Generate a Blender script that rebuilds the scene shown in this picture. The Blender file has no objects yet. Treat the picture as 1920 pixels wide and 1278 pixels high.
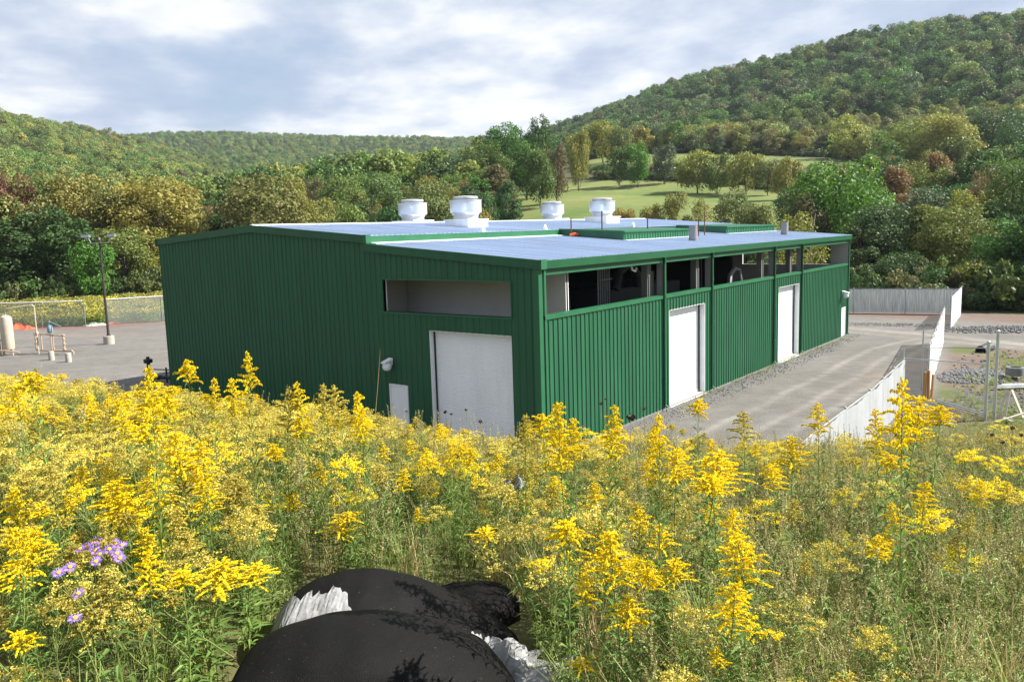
import bpy, math, random
import numpy as np
from mathutils import Matrix, Vector

SC = bpy.context.scene
COL = SC.collection
random.seed(4)
RNG = np.random.default_rng(11)
rad = math.radians

# ------------------------------------------------------------------ camera, sky, sun, exposure
CAM = np.array([17.0692, -23.726, 8.3132])
YAW, PITCH, ROLL, FOC = -0.6574, -0.1336, -0.0305, 1550.53          # focal length in pixels of a 1920 wide frame
_F = np.array([math.sin(YAW) * math.cos(PITCH), math.cos(YAW) * math.cos(PITCH), math.sin(PITCH)])
_R = np.array([math.cos(YAW), -math.sin(YAW), 0.0])
_U = np.cross(_R, _F)
_R2 = _R * math.cos(ROLL) + _U * math.sin(ROLL)
_U2 = -_R * math.sin(ROLL) + _U * math.cos(ROLL)
FH = np.array([math.sin(YAW), math.cos(YAW)])                       # level forward
RH = np.array([math.cos(YAW), -math.sin(YAW)])                      # level right
cd = bpy.data.cameras.new('camera')
cam = bpy.data.objects.new('camera', cd)
COL.objects.link(cam)
cd.sensor_fit = 'HORIZONTAL'
cd.sensor_width = 36
cd.lens = FOC / 1920 * 36
cd.clip_start = 0.1
cd.clip_end = 9000
cam.matrix_world = Matrix(((_R2[0], _U2[0], -_F[0], CAM[0]), (_R2[1], _U2[1], -_F[1], CAM[1]), (_R2[2], _U2[2], -_F[2], CAM[2]), (0, 0, 0, 1)))
SC.camera = cam

SUN_DIR = Vector((0.46, 0.40, 0.53)).normalized()                   # towards the sun
sl = bpy.data.lights.new('sun', 'SUN')
sl.energy = 5.0
sl.angle = rad(0.53)
sl.color = (1.0, 0.95, 0.86)
sun = bpy.data.objects.new('sun', sl)
COL.objects.link(sun)
sun.rotation_euler = SUN_DIR.to_track_quat('Z', 'Y').to_euler()
SUN_EL = math.asin(SUN_DIR.z)
SUN_AZ = math.atan2(SUN_DIR.x, SUN_DIR.y)

W = bpy.data.worlds.new('World')
SC.world = W
W.use_nodes = True


class NT:
    """small node-tree helper"""
    def __init__(self, tree):
        self.t = tree
        self.t.nodes.clear()

    def n(self, kind, ins=None, **props):
        nd = self.t.nodes.new(kind)
        for k, v in props.items():
            setattr(nd, k, v)
        for k, v in (ins or {}).items():
            s = nd.inputs[k]
            if isinstance(v, bpy.types.NodeSocket):
                self.t.links.new(v, s)
            else:
                s.default_value = v
        return nd

    def math(self, op, a, b=0.0, clamp=False):
        return self.n('ShaderNodeMath', {0: a, 1: b}, operation=op, use_clamp=clamp).outputs[0]

    def mix(self, fac, a, b, blend='MIX'):
        nd = self.n('ShaderNodeMix', data_type='RGBA', blend_type=blend)
        for i, v in ((0, fac), (6, a), (7, b)):
            if isinstance(v, bpy.types.NodeSocket):
                self.t.links.new(v, nd.inputs[i])
            else:
                nd.inputs[i].default_value = v if i == 0 else (tuple(v) + (1,))[:4]
        return nd.outputs[2]

    def ramp(self, fac, stops):
        nd = self.n('ShaderNodeValToRGB', {0: fac})
        cr = nd.color_ramp
        while len(cr.elements) > 1:
            cr.elements.remove(cr.elements[-1])
        for i, (p, c) in enumerate(stops):
            e = cr.elements[0] if i == 0 else cr.elements.new(p)
            e.position = p
            e.color = (tuple(c) + (1,))[:4] if hasattr(c, '__len__') else (c, c, c, 1)
        return nd.outputs[0]

    def noise(self, vec, scale, detail=4, rough=0.55, dist=0.0):
        ins = {'Scale': scale, 'Detail': detail, 'Roughness': rough, 'Distortion': dist}
        if vec is not None:
            ins['Vector'] = vec
        return self.n('ShaderNodeTexNoise', ins).outputs[0]


w = NT(W.node_tree)
gen = w.n('ShaderNodeTexCoord').outputs['Generated']
sky = w.n('ShaderNodeTexSky', sky_type='NISHITA', sun_disc=False, sun_elevation=SUN_EL, sun_rotation=SUN_AZ, air_density=1.0, dust_density=1.5, altitude=300).outputs[0]
skyc = w.mix(1.0, sky, (0.15, 0.15, 0.15), 'MULTIPLY')
sep = w.n('ShaderNodeSeparateXYZ', {0: gen})
zz = w.math('ADD', w.math('MAXIMUM', sep.outputs[2], 0.0), 0.15)
pl = w.n('ShaderNodeCombineXYZ', {0: w.math('DIVIDE', sep.outputs[0], zz), 1: w.math('DIVIDE', sep.outputs[1], zz), 2: 0.37})
plr = w.n('ShaderNodeVectorRotate', {'Vector': pl.outputs[0], 'Angle': 0.66}, rotation_type='Z_AXIS').outputs[0]
pls = w.n('ShaderNodeMapping', {'Vector': plr, 'Location': (3.1, 0.4, 0), 'Scale': (0.80, 0.90, 1.0)}).outputs[0]
n1 = w.noise(pls, 0.75, 8, 0.52, 0.0)
n2 = w.math('ADD', w.math('MULTIPLY', w.noise(pls, 1.0, 8, 0.5, 0.0), 0.52), w.math('MULTIPLY', w.noise(pls, 3.2, 9, 0.55, 0.0), 0.48))
cover = w.ramp(n1, [(0.32, 0.0), (0.46, 1.0)])
cloud = w.ramp(n2, [(0.39, (0.46, 0.55, 0.73)), (0.47, (0.56, 0.645, 0.81)), (0.535, (0.74, 0.80, 0.91)), (0.60, (0.97, 0.985, 1.0))])
skyfin = w.mix(cover, skyc, cloud)
bg = w.n('ShaderNodeBackground', {'Color': skyfin, 'Strength': 0.385})
w.t.links.new(bg.outputs[0], w.n('ShaderNodeOutputWorld').inputs[0])

SC.view_settings.view_transform = 'Standard'
SC.view_settings.look = 'None'
SC.view_settings.gamma = 1
SC.view_settings.use_curve_mapping = False
SC.view_settings.exposure = 1.42
SC.render.engine = 'CYCLES'
SC.cycles.use_denoising = True
SC.cycles.max_bounces = 6
SC.cycles.diffuse_bounces = 3
SC.cycles.transparent_max_bounces = 12


# ------------------------------------------------------------------ helpers
def ray(x, y):
    return _F + _R2 * (x - 960) / FOC - _U2 * (y - 639) / FOC


def at(x, y, dist):
    """the point seen at photo pixel x, y at a level distance from the camera"""
    d = ray(x, y)
    return CAM + d * dist / math.hypot(d[0], d[1])


def onplane(x, y, n, c):
    n = np.array(n, float)
    d = ray(x, y)
    return CAM + d * (c - n @ CAM) / (n @ d)


def st(x, y):
    dx, dy = np.asarray(x) - CAM[0], np.asarray(y) - CAM[1]
    return dx * RH[0] + dy * RH[1], dx * FH[0] + dy * FH[1]


def xy(s, t):
    return CAM[0] + RH[0] * s + FH[0] * t, CAM[1] + RH[1] * s + FH[1] * t


def pix(P):
    d = np.asarray(P, float) - CAM
    z = d @ _F
    z = np.where(np.abs(z) < 1e-6, 1e-6, z)
    return 960 + FOC * (d @ _R2) / z, 639 - FOC * (d @ _U2) / z, z


def smooth(a, b, x):
    t = np.clip((np.asarray(x, float) - a) / (b - a), 0, 1)
    return t * t * (3 - 2 * t)


def link(o, parent=None):
    COL.objects.link(o)
    if parent is not None:
        o.parent = parent
    return o


def tag(o, label=None, cat=None, group=None, kind=None):
    if label:
        o['label'] = label
    if cat:
        o['category'] = cat
    if group:
        o['group'] = group
    if kind:
        o['kind'] = kind
    return o


def empty(name, loc=(0, 0, 0), rz=0.0, label=None, cat=None, group=None, parent=None):
    o = bpy.data.objects.new(name, None)
    o.empty_display_size = 0.2
    o.location = loc
    o.rotation_euler = (0, 0, rz)
    link(o, parent)
    return tag(o, label, cat, group)


def mesh_np(name, V, F, mats, mi=None, smooth_=False):
    """mesh from arrays; F is a list of (m,k) index arrays"""
    me = bpy.data.meshes.new(name)
    V = np.asarray(V, np.float32)
    Fs = [np.asarray(f, np.int32) for f in (F if isinstance(F, list) else [F]) if len(f)]
    me.vertices.add(len(V))
    me.vertices.foreach_set('co', V.ravel())
    loops = np.concatenate([f.ravel() for f in Fs]) if Fs else np.zeros(0, np.int32)
    sizes = np.concatenate([np.full(len(f), f.shape[1], np.int32) for f in Fs]) if Fs else np.zeros(0, np.int32)
    starts = np.concatenate([[0], np.cumsum(sizes)[:-1]]).astype(np.int32) if len(sizes) else sizes
    me.loops.add(len(loops))
    me.polygons.add(len(sizes))
    me.loops.foreach_set('vertex_index', loops)
    me.polygons.foreach_set('loop_start', starts)
    me.polygons.foreach_set('loop_total', sizes)
    for m in (mats if isinstance(mats, (list, tuple)) else [mats]):
        me.materials.append(m)
    if mi is not None:
        me.polygons.foreach_set('material_index', np.asarray(mi, np.int32))
    if smooth_:
        me.polygons.foreach_set('use_smooth', np.ones(len(sizes), bool))
    me.update(calc_edges=True)
    me.validate()
    return me


class MB:
    """collects solids, builds them as one mesh object"""
    def __init__(self):
        self.v, self.f, self.m, self.k = [], [], [], 0

    def add(self, vs, fs):
        o = len(self.v)
        self.v += [tuple(map(float, p)) for p in vs]
        self.f += [tuple(i + o for i in q) for q in fs]
        self.m += [self.k] * len(fs)
        return self

    def box(self, x0, x1, y0, y1, z0, z1):
        return self.hexa([(x0, y0, z0), (x1, y0, z0), (x1, y1, z0), (x0, y1, z0), (x0, y0, z1), (x1, y0, z1), (x1, y1, z1), (x0, y1, z1)])

    def hexa(self, p):
        return self.add(p, [(0, 3, 2, 1), (4, 5, 6, 7), (0, 1, 5, 4), (1, 2, 6, 5), (2, 3, 7, 6), (3, 0, 4, 7)])

    def bar(self, a, b, w_, h_=None):
        """square bar between two points"""
        a, b = Vector(a), Vector(b)
        d = (b - a).normalized()
        up = Vector((0, 0, 1)) if abs(d.z) < 0.9 else Vector((0, 1, 0))
        s = d.cross(up).normalized() * w_ / 2
        u = s.normalized().cross(d).normalized() * (h_ or w_) / 2
        return self.hexa([a - s - u, a + s - u, a + s + u, a - s + u, b - s - u, b + s - u, b + s + u, b - s + u])

    def tube(self, pts, r, n=10, cap=True):
        pts = [Vector(p) for p in pts]
        rs = r if hasattr(r, '__len__') else [r] * len(pts)
        o = len(self.v)
        ref = None
        for i, p in enumerate(pts):
            d = (pts[min(i + 1, len(pts) - 1)] - pts[max(i - 1, 0)]).normalized()
            if ref is None:
                ref = Vector((0, 0, 1)) if abs(d.z) < 0.9 else Vector((1, 0, 0))
            s = d.cross(ref).normalized()
            ref = s.cross(d).normalized()
            for k in range(n):
                a = 2 * math.pi * k / n
                self.v.append(tuple(p + (s * math.cos(a) + ref * math.sin(a)) * rs[i]))
        fs = []
        for i in range(len(pts) - 1):
            for k in range(n):
                a, b = o + i * n + k, o + i * n + (k + 1) % n
                fs.append((a, b, b + n, a + n))
        if cap:
            fs.append(tuple(o + k for k in range(n))[::-1])
            fs.append(tuple(o + (len(pts) - 1) * n + k for k in range(n)))
        self.f += fs
        self.m += [self.k] * len(fs)
        return self

    def lathe(self, prof, n=24, c=(0, 0, 0)):
        o = len(self.v)
        for r_, z in prof:
            for k in range(n):
                a = 2 * math.pi * k / n
                self.v.append((c[0] + r_ * math.cos(a), c[1] + r_ * math.sin(a), c[2] + z))
        fs = []
        for i in range(len(prof) - 1):
            for k in range(n):
                a, b = o + i * n + k, o + i * n + (k + 1) % n
                fs.append((a, b, b + n, a + n))
        fs.append(tuple(o + k for k in range(n))[::-1])
        fs.append(tuple(o + (len(prof) - 1) * n + k for k in range(n)))
        self.f += fs
        self.m += [self.k] * len(fs)
        return self

    def mesh(self, name, mats, smooth_=False):
        me = bpy.data.meshes.new(name)
        me.from_pydata(self.v, [], self.f)
        for m in (mats if isinstance(mats, (list, tuple)) else [mats]):
            me.materials.append(m)
        me.polygons.foreach_set('material_index', self.m)
        me.update()
        if smooth_:
            me.polygons.foreach_set('use_smooth', [True] * len(self.f))
            me.set_sharp_from_angle(angle=rad(35))
        return me

    def build(self, name, mats, parent=None, smooth_=False):
        return link(bpy.data.objects.new(name, self.mesh(name, mats, smooth_)), parent)


def copy_tree(o, parent=None):
    c = o.copy()
    link(c)
    if parent is not None:
        c.parent = parent
    for ch in o.children:
        copy_tree(ch, c)
    return c


# ------------------------------------------------------------------ materials
def mat(name, col, rough=0.6, metal=0.0, spec=0.5, nscale=0.0, namt=0.0, bump=0.0, bscale=40.0, stretch=None, dirt=None):
    m = bpy.data.materials.new(name)
    m.use_nodes = True
    t = NT(m.node_tree)
    tc = t.n('ShaderNodeTexCoord').outputs['Object']
    if stretch:
        tc = t.n('ShaderNodeMapping', {'Vector': tc, 'Scale': stretch}).outputs[0]
    c = col + (1,)
    ins = {'Roughness': rough, 'Metallic': metal, 'Specular IOR Level': spec, 'Base Color': c}
    if namt:
        nz = t.noise(tc, nscale, 5, 0.6)
        lo = tuple(x * (1 - namt) for x in col)
        hi = tuple(min(1, x * (1 + namt)) for x in col)
        ins['Base Color'] = t.ramp(nz, [(0.3, lo), (0.7, hi)])
        if dirt:
            nd = t.noise(tc, dirt[0], 6, 0.65)
            ins['Base Color'] = t.mix(t.ramp(nd, [(dirt[2], 0.0), (dirt[2] + 0.15, dirt[3])]), ins['Base Color'], dirt[1])
        ins['Roughness'] = t.math('ADD', t.math('MULTIPLY', nz, 0.25), rough - 0.12)
    if bump:
        bn = t.noise(tc, bscale, 4, 0.6)
        ins['Normal'] = t.n('ShaderNodeBump', {'Height': bn, 'Strength': bump, 'Distance': 0.02}).outputs[0]
    b = t.n('ShaderNodeBsdfPrincipled', ins)
    t.t.links.new(b.outputs[0], t.n('ShaderNodeOutputMaterial').inputs[0])
    return m


def leafmat(name, base=None, var=0.35, trans=0.3, hue=0.03, stops=None, objcol=False, rough=0.55, vary_obj=0.0, vary_loc=False):
    """foliage: colour varies from leaf to leaf (random per island), some light passes through"""
    m = bpy.data.materials.new(name)
    m.use_nodes = True
    t = NT(m.node_tree)
    rnd = t.n('ShaderNodeNewGeometry').outputs['Random Per Island']
    oi = t.n('ShaderNodeObjectInfo')
    if stops:
        c = t.ramp(oi.outputs['Random'], stops)
    elif objcol:
        c = oi.outputs['Color']
    else:
        c = t.n('ShaderNodeRGB').outputs[0]
        c.default_value = base + (1,)
    v = t.math('ADD', t.math('MULTIPLY', rnd, 2 * var), 1 - var)
    if vary_obj:
        v = t.math('MULTIPLY', v, t.math('ADD', t.math('MULTIPLY', oi.outputs['Random'], 2 * vary_obj), 1 - vary_obj))
    if vary_loc:                                                        # lighter and darker kinds of tree side by side
        v = t.math('MULTIPLY', v, t.math('ADD', t.math('MULTIPLY', t.math('FRACT', t.math('MULTIPLY', oi.outputs['Random'], 41.7)), 0.75), 0.62))
    h = t.math('ADD', t.math('MULTIPLY', t.math('FRACT', t.math('MULTIPLY', rnd, 17.3)), 2 * hue), 0.5 - hue)
    c = t.n('ShaderNodeHueSaturation', {'Hue': h, 'Value': v, 'Color': c}).outputs[0]
    p = t.n('ShaderNodeBsdfPrincipled', {'Base Color': c, 'Roughness': rough, 'Specular IOR Level': 0.25})
    tr = t.n('ShaderNodeBsdfTranslucent', {'Color': t.n('ShaderNodeHueSaturation', {'Saturation': 1.1, 'Value': 1.25, 'Color': c}).outputs[0]})
    mx = t.n('ShaderNodeMixShader', {0: trans, 1: p.outputs[0], 2: tr.outputs[0]})
    t.t.links.new(mx.outputs[0], t.n('ShaderNodeOutputMaterial').inputs[0])
    return m


M = {}
M['green'] = mat('green_paint', (0.0135, 0.084, 0.040), 0.45, 0, 0.35, 2.2, 0.16, stretch=(1, 1, 0.12))
M['green_trim'] = mat('green_trim_paint', (0.0145, 0.100, 0.044), 0.42, 0, 0.4, 1.2, 0.08)
M['roof'] = mat('galvalume', (0.40, 0.50, 0.67), 0.40, 0.35, 0.5, 0.9, 0.15, stretch=(0.15, 1, 1))
M['white'] = mat('white_paint', (0.74, 0.76, 0.79), 0.45, 0, 0.5, 2.0, 0.06, stretch=(1, 1, 0.25))
M['white_metal'] = mat('white_metal', (0.56, 0.58, 0.61), 0.30, 0.45, 0.6)
M['flash'] = mat('bright_flashing', (0.80, 0.82, 0.84), 0.35, 0.3)
M['jamb'] = mat('jamb_white', (0.72, 0.74, 0.76), 0.5, 0, 0.4, 2.0, 0.06)
M['inner'] = mat('inner_liner', (0.44, 0.43, 0.42), 0.8, 0, 0.2, 0.6, 0.08)
M['inner_col'] = mat('inner_column_grey', (0.13, 0.13, 0.13), 0.7, 0, 0.3)
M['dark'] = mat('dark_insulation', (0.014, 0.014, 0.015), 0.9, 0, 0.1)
M['machine'] = mat('machine_paint', (0.05, 0.052, 0.055), 0.5, 0.2, 0.4)
M['black'] = mat('black_seal', (0.012, 0.012, 0.012), 0.6)
M['concrete'] = mat('concrete', (0.33, 0.31, 0.27), 0.85, 0, 0.2, 6, 0.12, 0.3, 60)
M['galv'] = mat('galvanised_steel', (0.42, 0.44, 0.46), 0.42, 0.7, 0.5, 5, 0.10)
M['pole'] = mat('bronze_pole', (0.055, 0.052, 0.050), 0.45, 0.4)
M['stack'] = mat('grey_stack', (0.20, 0.20, 0.21), 0.55, 0.3, 0.4, 4, 0.12)
M['rust'] = mat('rusty_pipe', (0.13, 0.055, 0.032), 0.75, 0.2, 0.3, 12, 0.25)
M['orange'] = mat('orange_valve', (0.55, 0.10, 0.03), 0.5)
M['tan'] = mat('tan_pipe_paint', (0.40, 0.30, 0.215), 0.5, 0, 0.4, 6, 0.08)
M['tank'] = mat('tank_paint', (0.42, 0.365, 0.29), 0.5, 0, 0.4, 2, 0.10)
M['blue'] = mat('blue_grey_box', (0.16, 0.24, 0.29), 0.5)


def woven(name, col, see):
    """open woven sheet: part of the light goes straight through the weave"""
    m = mat(name, col, 0.85, 0, 0.15, 1.5, 0.06, 0.25, 9)
    t = m.node_tree
    outp = [n for n in t.nodes if n.type == 'OUTPUT_MATERIAL'][0]
    src = outp.inputs[0].links[0].from_socket
    tr = t.nodes.new('ShaderNodeBsdfTransparent')
    mx = t.nodes.new('ShaderNodeMixShader')
    mx.inputs[0].default_value = see
    t.links.new(src, mx.inputs[1])
    t.links.new(tr.outputs[0], mx.inputs[2])
    t.links.new(mx.outputs[0], outp.inputs[0])
    return m


M['fabric'] = woven('white_fence_fabric', (0.82, 0.83, 0.85), 0.62)
M['fabric_grey'] = woven('grey_fence_fabric', (0.33, 0.345, 0.37), 0.15)  # nearest fence only: darker grey and less open than the other fabric
M['wood'] = mat('plywood', (0.45, 0.23, 0.09), 0.7, 0, 0.2, 9, 0.18, 0.2, 40, stretch=(1, 1, 0.1))
M['lumber'] = mat('pale_lumber', (0.44, 0.40, 0.34), 0.7, 0, 0.2, 7, 0.12)
M['bark'] = mat('bark', (0.10, 0.080, 0.062), 0.9, 0, 0.1, 5, 0.35, 0.8, 14, stretch=(1, 1, 0.25))
M['pale_bark'] = mat('pale_bark', (0.33, 0.31, 0.27), 0.8, 0, 0.1, 6, 0.25, 0.4, 14)
M['stone'] = mat('grey_stone', (0.15, 0.15, 0.155), 0.9, 0, 0.2, 7, 0.25, 0.6, 20)
M['red_tarp'] = mat('red_orange_cover', (0.60, 0.11, 0.06), 0.7, 0, 0.2, 3, 0.15, 0.6, 5)
M['white_tarp'] = mat('white_cover', (0.78, 0.78, 0.76), 0.7, 0, 0.2, 3, 0.06, 0.6, 5)
M['crown'] = leafmat('tree_foliage', objcol=True, var=0.28, trans=0.30, hue=0.012)
M['stem'] = leafmat('green_stem', (0.17, 0.21, 0.06), 0.25, 0.0)
M['brown_stem'] = leafmat('brown_stem', (0.24, 0.20, 0.085), 0.3, 0.0)
M['leaf'] = leafmat('goldenrod_leaf', (0.125, 0.205, 0.048), 0.35, 0.35, 0.02, vary_obj=0.2)
M['narrow_leaf'] = leafmat('narrow_leaf', (0.17, 0.235, 0.062), 0.35, 0.34, 0.03, vary_obj=0.25)
M['yellow'] = leafmat('yellow_floret', (0.80, 0.635, 0.016), 0.24, 0.30, 0.010, vary_obj=0.08)
M['ochre'] = leafmat('ochre_floret', (0.52, 0.435, 0.085), 0.27, 0.25, 0.02, vary_obj=0.25)
M['seed'] = leafmat('tan_seed', (0.34, 0.32, 0.14), 0.22, 0.25, 0.03, vary_obj=0.3)
M['grass'] = leafmat('grass_blade', (0.22, 0.27, 0.07), 0.4, 0.3, 0.03, vary_obj=0.3)
M['straw'] = leafmat('dry_straw', (0.42, 0.33, 0.17), 0.35, 0.2, 0.02, vary_obj=0.25)
M['dead'] = leafmat('dead_head', (0.085, 0.050, 0.028), 0.3, 0.0)
M['purple'] = leafmat('aster_petal', (0.40, 0.25, 0.72), 0.2, 0.3, 0.015)
M['aster_eye'] = leafmat('aster_centre', (0.75, 0.50, 0.03), 0.2, 0.0)


# ------------------------------------------------------------------ terrain
def ctrl():
    P = []

    def c(x, y, d, drop=0.0):
        p = at(x, y, d)
        P.append((p[0], p[1], p[2] - drop))

    for X in (-100, -75, -50, -25, 0, 14):
        for Y in (-20, 5, 35, 62):
            P.append((X, Y, 0.0))
    P += [(-125, 42, 0.3), (-110, 80, 0.2), (-60, 100, 0.5), (-25, 90, 0.3), (10, 75, 0.2), (30, 60, 0.5), (40, 35, 1.5), (45, 5, 5.0), (60, -20, 9.0), (30, -60, 10), (-20, -60, 8), (-90, -60, 5), (-140, -10, 1)]
    # left hill
    for x, y, d, k in ((-350, 120, 880, 12), (0, 215, 1000, 13), (110, 228, 1040, 13), (220, 250, 1060, 12), (320, 285, 1040, 12), (410, 318, 1000, 12), (0, 300, 640, 8), (150, 300, 680, 8), (-350, 270, 560, 8), (0, 340, 430, 10), (250, 330, 560, 8), (330, 350, 600, 8), (-300, 350, 380, 8)):
        c(x, y, d, k)
    for x, d, z in ((-300, 1500, 150), (0, 1500, 120), (250, 1400, 100)):
        p = at(x, 460, d)
        P.append((p[0], p[1], z))
    # far ridge and the valley in front of it
    for x, y, d, k in ((230, 252, 1900, 14), (420, 248, 1850, 13), (600, 255, 1800, 13), (800, 258, 1800, 13), (980, 262, 1800, 12), (450, 300, 1350, 8), (650, 305, 1300, 8), (850, 300, 1300, 8), (500, 345, 900, 8), (700, 345, 850, 8), (880, 345, 820, 8), (520, 372, 560, 8), (720, 372, 520, 8), (880, 360, 460, 10)):
        c(x, y, d, k)
    for x in (200, 600, 1000):
        p = at(x, 440, 2600)
        P.append((p[0], p[1], 130))
    # right hill
    for x, y, d, k in ((1045, 240, 900, 9), (1180, 190, 860, 10), (1300, 148, 820, 11), (1450, 108, 770, 12), (1600, 68, 720, 12), (1760, 46, 680, 12), (1920, 28, 650, 13), (2150, -5, 620, 13), (2500, -20, 560, 13),
                       (1100, 262, 560, 10), (1300, 232, 520, 10), (1500, 215, 470, 10), (1700, 205, 430, 12), (1900, 190, 400, 12), (2200, 190, 380, 12), (1700, 120, 560, 12), (1450, 165, 620, 12),
                       (1110, 290, 400, 2), (1300, 286, 370, 1), (1500, 292, 340, 1), (1700, 290, 310, 5), (1900, 300, 280, 8), (2200, 320, 250, 6)):
        c(x, y, d, k)
    for x in (1100, 1500, 1950, 2400):
        p = at(x, 410, 1300)
        P.append((p[0], p[1], 95))
    # mound field
    for x, y, d, k in ((1020, 350, 300, 0), (1150, 335, 295, 0), (1300, 346, 280, 0), (1440, 372, 250, 0), (1010, 385, 215, 0), (1150, 392, 205, 0), (1300, 392, 200, 0), (1450, 395, 190, 0), (1120, 303, 355, 0), (1300, 300, 335, 0), (1480, 305, 305, 0), (1600, 340, 240, 2), (1750, 370, 200, 3), (1250, 318, 310, 2)):
        c(x, y, d, k)
    for x in (980, 1150, 1350, 1550, 1750, 1950):
        p = at(x, 420, 135)
        P.append((p[0], p[1], 2.0))
    return np.array(P)


_CP = ctrl()


def _phi(r2):
    return np.sqrt(r2 + 45.0 ** 2)


def _solve():
    X = _CP[:, :2]
    n = len(X)
    D = ((X[:, None] - X[None]) ** 2).sum(2)
    A = np.zeros((n + 3, n + 3))
    A[:n, :n] = _phi(D) + np.eye(n) * -2.0
    A[:n, n] = A[n, :n] = 1
    A[:n, n + 1:] = X
    A[n + 1:, :n] = X.T
    return np.linalg.solve(A, np.r_[_CP[:, 2], 0, 0, 0])


_CW = _solve()


def wob(x, y, s=1.0, k=0.0):
    """cheap smooth noise in -1..1"""
    x, y = np.asarray(x) / s + k, np.asarray(y) / s - 1.7 * k
    return (np.sin(x * 1.3 + 1.7 * np.sin(y * 0.9 + k)) + np.sin(y * 1.7 + 1.3 * np.sin(x * 1.1 - k)) + np.sin((x + y) * 0.8 + 2.1 * np.sin((x - y) * 0.7))) / 3


def meadow_h(x, y):
    s, t = st(x, y)
    k = s / np.maximum(t, 4.0) * 10
    a = np.interp(k, [-8, -6, -2.5, 0, 3, 6, 10], [0.032, 0.048, 0.086, 0.132, 0.155, 0.165, 0.17])
    tb = np.interp(k, [-7, -3, 0, 5, 12], [10.5, 10.2, 10.0, 11.5, 13.0])
    b = np.interp(k, [0, 4, 6, 9, 16], [0.55, 0.50, 0.36, 0.30, 0.22])
    tt = np.maximum(t, -6)
    over = np.logaddexp(0, (t - tb) / 0.8) * 0.8
    z = 6.65 - a * np.minimum(tt, tb + 0.6) - b * over * (1 - 0) + np.where(t < 0, -0.03 * t, 0)
    return z + 0.06 * wob(x, y, 1.1) + 0.03 * wob(x, y, 0.37, 2.0)


def ground_h(x, y):
    x, y = np.asarray(x, float), np.asarray(y, float)
    sh = x.shape
    xf, yf = x.ravel(), y.ravel()
    z = np.zeros(len(xf))
    for i in range(0, len(xf), 20000):
        q = np.stack([xf[i:i + 20000], yf[i:i + 20000]], 1)
        D = ((q[:, None] - _CP[None, :, :2]) ** 2).sum(2)
        z[i:i + 20000] = _phi(D) @ _CW[:-3] + _CW[-3] + q @ _CW[-2:]
    # the level yard
    dx = np.maximum(np.maximum(-92 - xf, xf - 16), 0)
    dy = np.maximum(np.maximum(-30 - yf, yf - 62), 0)
    z *= smooth(0, 30, np.hypot(dx, dy))
    m = meadow_h(xf, yf)
    s, t = st(xf, yf)
    m = m - smooth(45, 90, np.abs(s)) * 12 - smooth(30, 55, t) * 8
    z = np.logaddexp(z / 0.12, m / 0.12) * 0.12 - 0.0 if True else z
    # shallow ditch on the right of the yard
    z = z - 0.35 * np.exp(-(((xf - 12.0) / 1.8) ** 2) - ((yf - 29) / 6.0) ** 2)
    return (z - 0.06).reshape(sh)


def poly_mask(poly, x, y):
    x, y = np.asarray(x), np.asarray(y)
    ins = np.zeros(x.shape, bool)
    n = len(poly)
    for i in range(n):
        x0, y0 = poly[i][:2]
        x1, y1 = poly[(i + 1) % n][:2]
        if y0 == y1:
            continue
        ins ^= ((y0 > y) != (y1 > y)) & (x < (x1 - x0) * (y - y0) / (y1 - y0) + x0)
    return ins


FIELD_LOW = [at(x, y, d) for x, y, d in ((960, 350, 300), (1080, 336, 300), (1180, 335, 297), (1300, 345, 283), (1400, 352, 275), (1500, 375, 245), (1600, 400, 170), (1450, 405, 150), (1200, 405, 150), (960, 395, 170))]
FIELD_UP = [at(x, y, d) for x, y, d in ((1100, 290, 385), (1250, 284, 378), (1400, 284, 360), (1540, 292, 330), (1520, 308, 300), (1350, 306, 325), (1200, 312, 335), (1105, 312, 345))]
FIELD_R = [at(x, y, d) for x, y, d in ((1530, 300, 320), (1700, 330, 260), (1830, 330, 250), (1900, 350, 220), (1700, 380, 190), (1560, 360, 230))]
FIELD_FAR = [at(x, 400, d) for x, d in ((340, 590), (470, 590), (480, 690), (360, 690))]


def spacing(c, lo, hi, s0, g, cap):
    a, p, st_ = [c], c, s0
    while p < hi:
        p += st_
        st_ = min(st_ * g, cap)
        a.append(p)
    p, st_ = c, s0
    while p > lo:
        p -= st_
        st_ = min(st_ * g, cap)
        a.append(p)
    return np.array(sorted(a))


gx = spacing(14.0, -2600, 1500, 0.35, 1.028, 28)
gy = spacing(-18.0, -400, 3000, 0.35, 1.028, 28)
GX, GY = np.meshgrid(gx, gy)
GZ = ground_h(GX, GY)
ny, nx = GX.shape
idx = np.arange(nx * ny).reshape(ny, nx)
Fq = np.stack([idx[:-1, :-1], idx[:-1, 1:], idx[1:, 1:], idx[1:, :-1]], -1).reshape(-1, 4)
Vg = np.stack([GX, GY, GZ], -1).reshape(-1, 3)


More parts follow.
